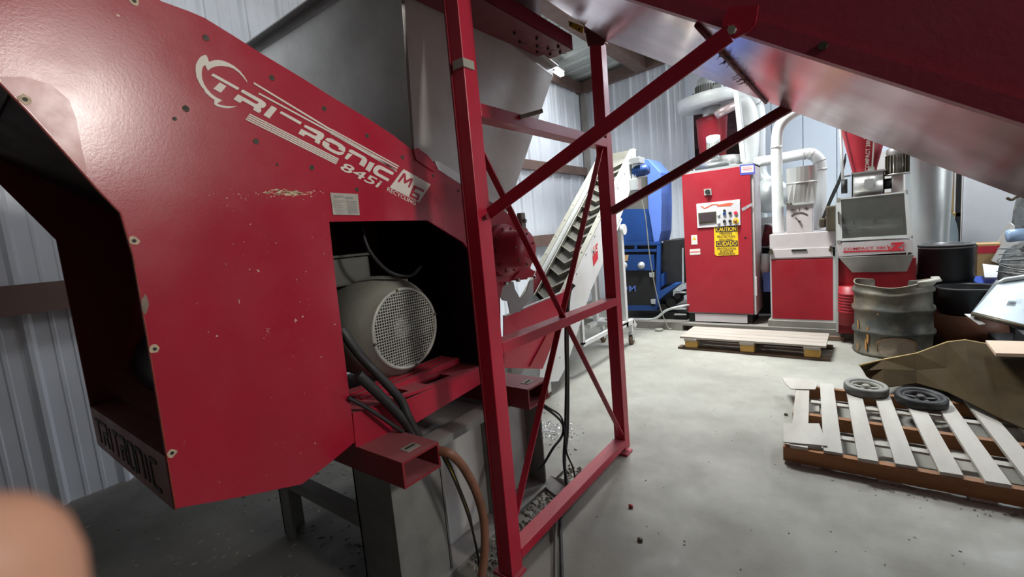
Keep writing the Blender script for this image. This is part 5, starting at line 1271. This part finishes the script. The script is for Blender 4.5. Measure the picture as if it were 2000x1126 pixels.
# light shavings, litter and dirt
def litter(n, fn, smin, smax, seed, tall=.35):
    rg = random.Random(seed); b = MB()
    for _ in range(n):
        x, y = fn(rg); s = rg.uniform(smin, smax); a = rg.uniform(0, 3.14); z = .001
        l, w_, h = s, s*rg.uniform(.25,.8), s*tall*rg.uniform(.4,1)
        ca, sa = math.cos(a), math.sin(a)
        P = [(x + ca*u*l - sa*v*w_, y + sa*u*l + ca*v*w_, z) for u, v in ((-1,-.6),(.8,-1),(1,.5),(-.5,1))]
        t = (x + rg.uniform(-.3,.3)*l, y + rg.uniform(-.3,.3)*l, z + h + .001)
        b.add(P + [t], [(0,1,4),(1,2,4),(2,3,4),(3,0,4),(3,2,1,0)])
    return b
tag(litter(330, lambda r: (r.uniform(-2.0,1.6), r.uniform(1.1,5.3)), .0015, .007, 2).build('floor_litter', M['litter']), 'scattered dark crumbs and dirt over the concrete floor', 'litter', kind='stuff')
tag(litter(900, lambda r: (r.uniform(-3.6,-1.15), r.gauss(1.3,.55)), .004, .016, 4).build('floor_litter', M['litter']), 'thick dirt and scraps on the floor around the grey stand', 'litter', kind='stuff')
tag(litter(420, lambda r: (-1.28 + r.gauss(0,.05), r.uniform(1.25,2.2)), .005, .018, 6, .8).build('floor_litter', mat('grit', (0.22,0.20,0.17), .8, var=.5, vscale=30)), 'heap of grit along the foot of the stand behind the red frame', 'litter', kind='stuff')
tag(litter(500, lambda r: (-1.75 + r.gauss(0,.10), 2.55 + r.gauss(0,.10)), .004, .010, 8).build('metal_shavings', M['shaving']), 'shiny metal shavings on the floor beyond the grey stand', 'shavings', kind='stuff')
tag(litter(70, lambda r: (r.uniform(-.35,.9), 2.72 + r.gauss(0,.04)), .003, .009, 12, .6).build('floor_litter', M['litter']), 'dirt gathered along the front of the slatted pallet', 'litter', kind='stuff')
rg = random.Random(21)
for k, (x, y, lab) in enumerate(((1250,1055,'lone dark crumb on the floor in the foreground centre'),(1535,810,'small dark chip left of the slatted pallet'),(1620,905,'crushed dark scrap in front of the slatted pallet'),(1232,990,'tiny red plastic chip right of the frame foot'))):
    p = at(x, y, 2, 0.002); o = blob(p.x, p.y, .008, .012, .009, .008, 30+k, .25, 10, 6).build('debris_chip', M['cab_red'] if 'red' in lab else M['litter']); tag(o, lab, 'debris')
sp = MB().prism([at(1060,948,2,.01), at(1075,930,2,.03), at(1100,940,2,.05), at(1110,958,2,.03), at(1085,968,2,.01)], (0,0,.006)).build('bent_scrap', M['steel']); tag(sp, 'bent grey metal scrap on the floor behind the bottom rung', 'scrap')

# ------------------------------------------------------------------ fingertip of the photographer, close to the lens
def cam_pt(px, py, d): return V(0,0,CAMZ) + R3 @ Vector(((px-CX)/FPX*d, (CY-py)/FPX*d, -d))
tip, base_ = cam_pt(-38, 1078, .045), cam_pt(-90, 1900, .052)
ax = (base_ - tip).normalized(); L_ = (base_ - tip).length
prof = []
for t, r in ((-.0055,.0001),(-.0050,.0022),(-.0036,.0046),(-.001,.0066),(.003,.0080),(.008,.0087),(.016,.0088),(.022,.0089),(.026,.0092),(.032,.0089),(.045,.0092),(.060,.0100),(.075,.0104)):
    prof.append((t, r))
fg = thing('finger', 'out of focus fingertip intruding at the bottom left corner', 'finger', tuple(tip))
fb_ = MB().lathe(prof, tip, ax, 32).build('finger_skin', M['skin'], fg)
up_ = (V(0,0,CAMZ) - tip); up_ = -(up_ - ax*up_.dot(ax)).normalized()
sd = ax.cross(up_)
nl = []
for k in range(16):
    a = 2*math.pi*k/16; u = .0052*math.cos(a); v = .0055*math.sin(a); nl.append(tip + ax*(.004+v) + sd*u + up_*(math.sqrt(max(0,.0089**2-u*u)) - .0008))
MB().prism(nl, up_*.0006).build('finger_nail', mat('nail', (0.72,0.45,0.38), .3), fg)
SC.cycles.use_denoising = True
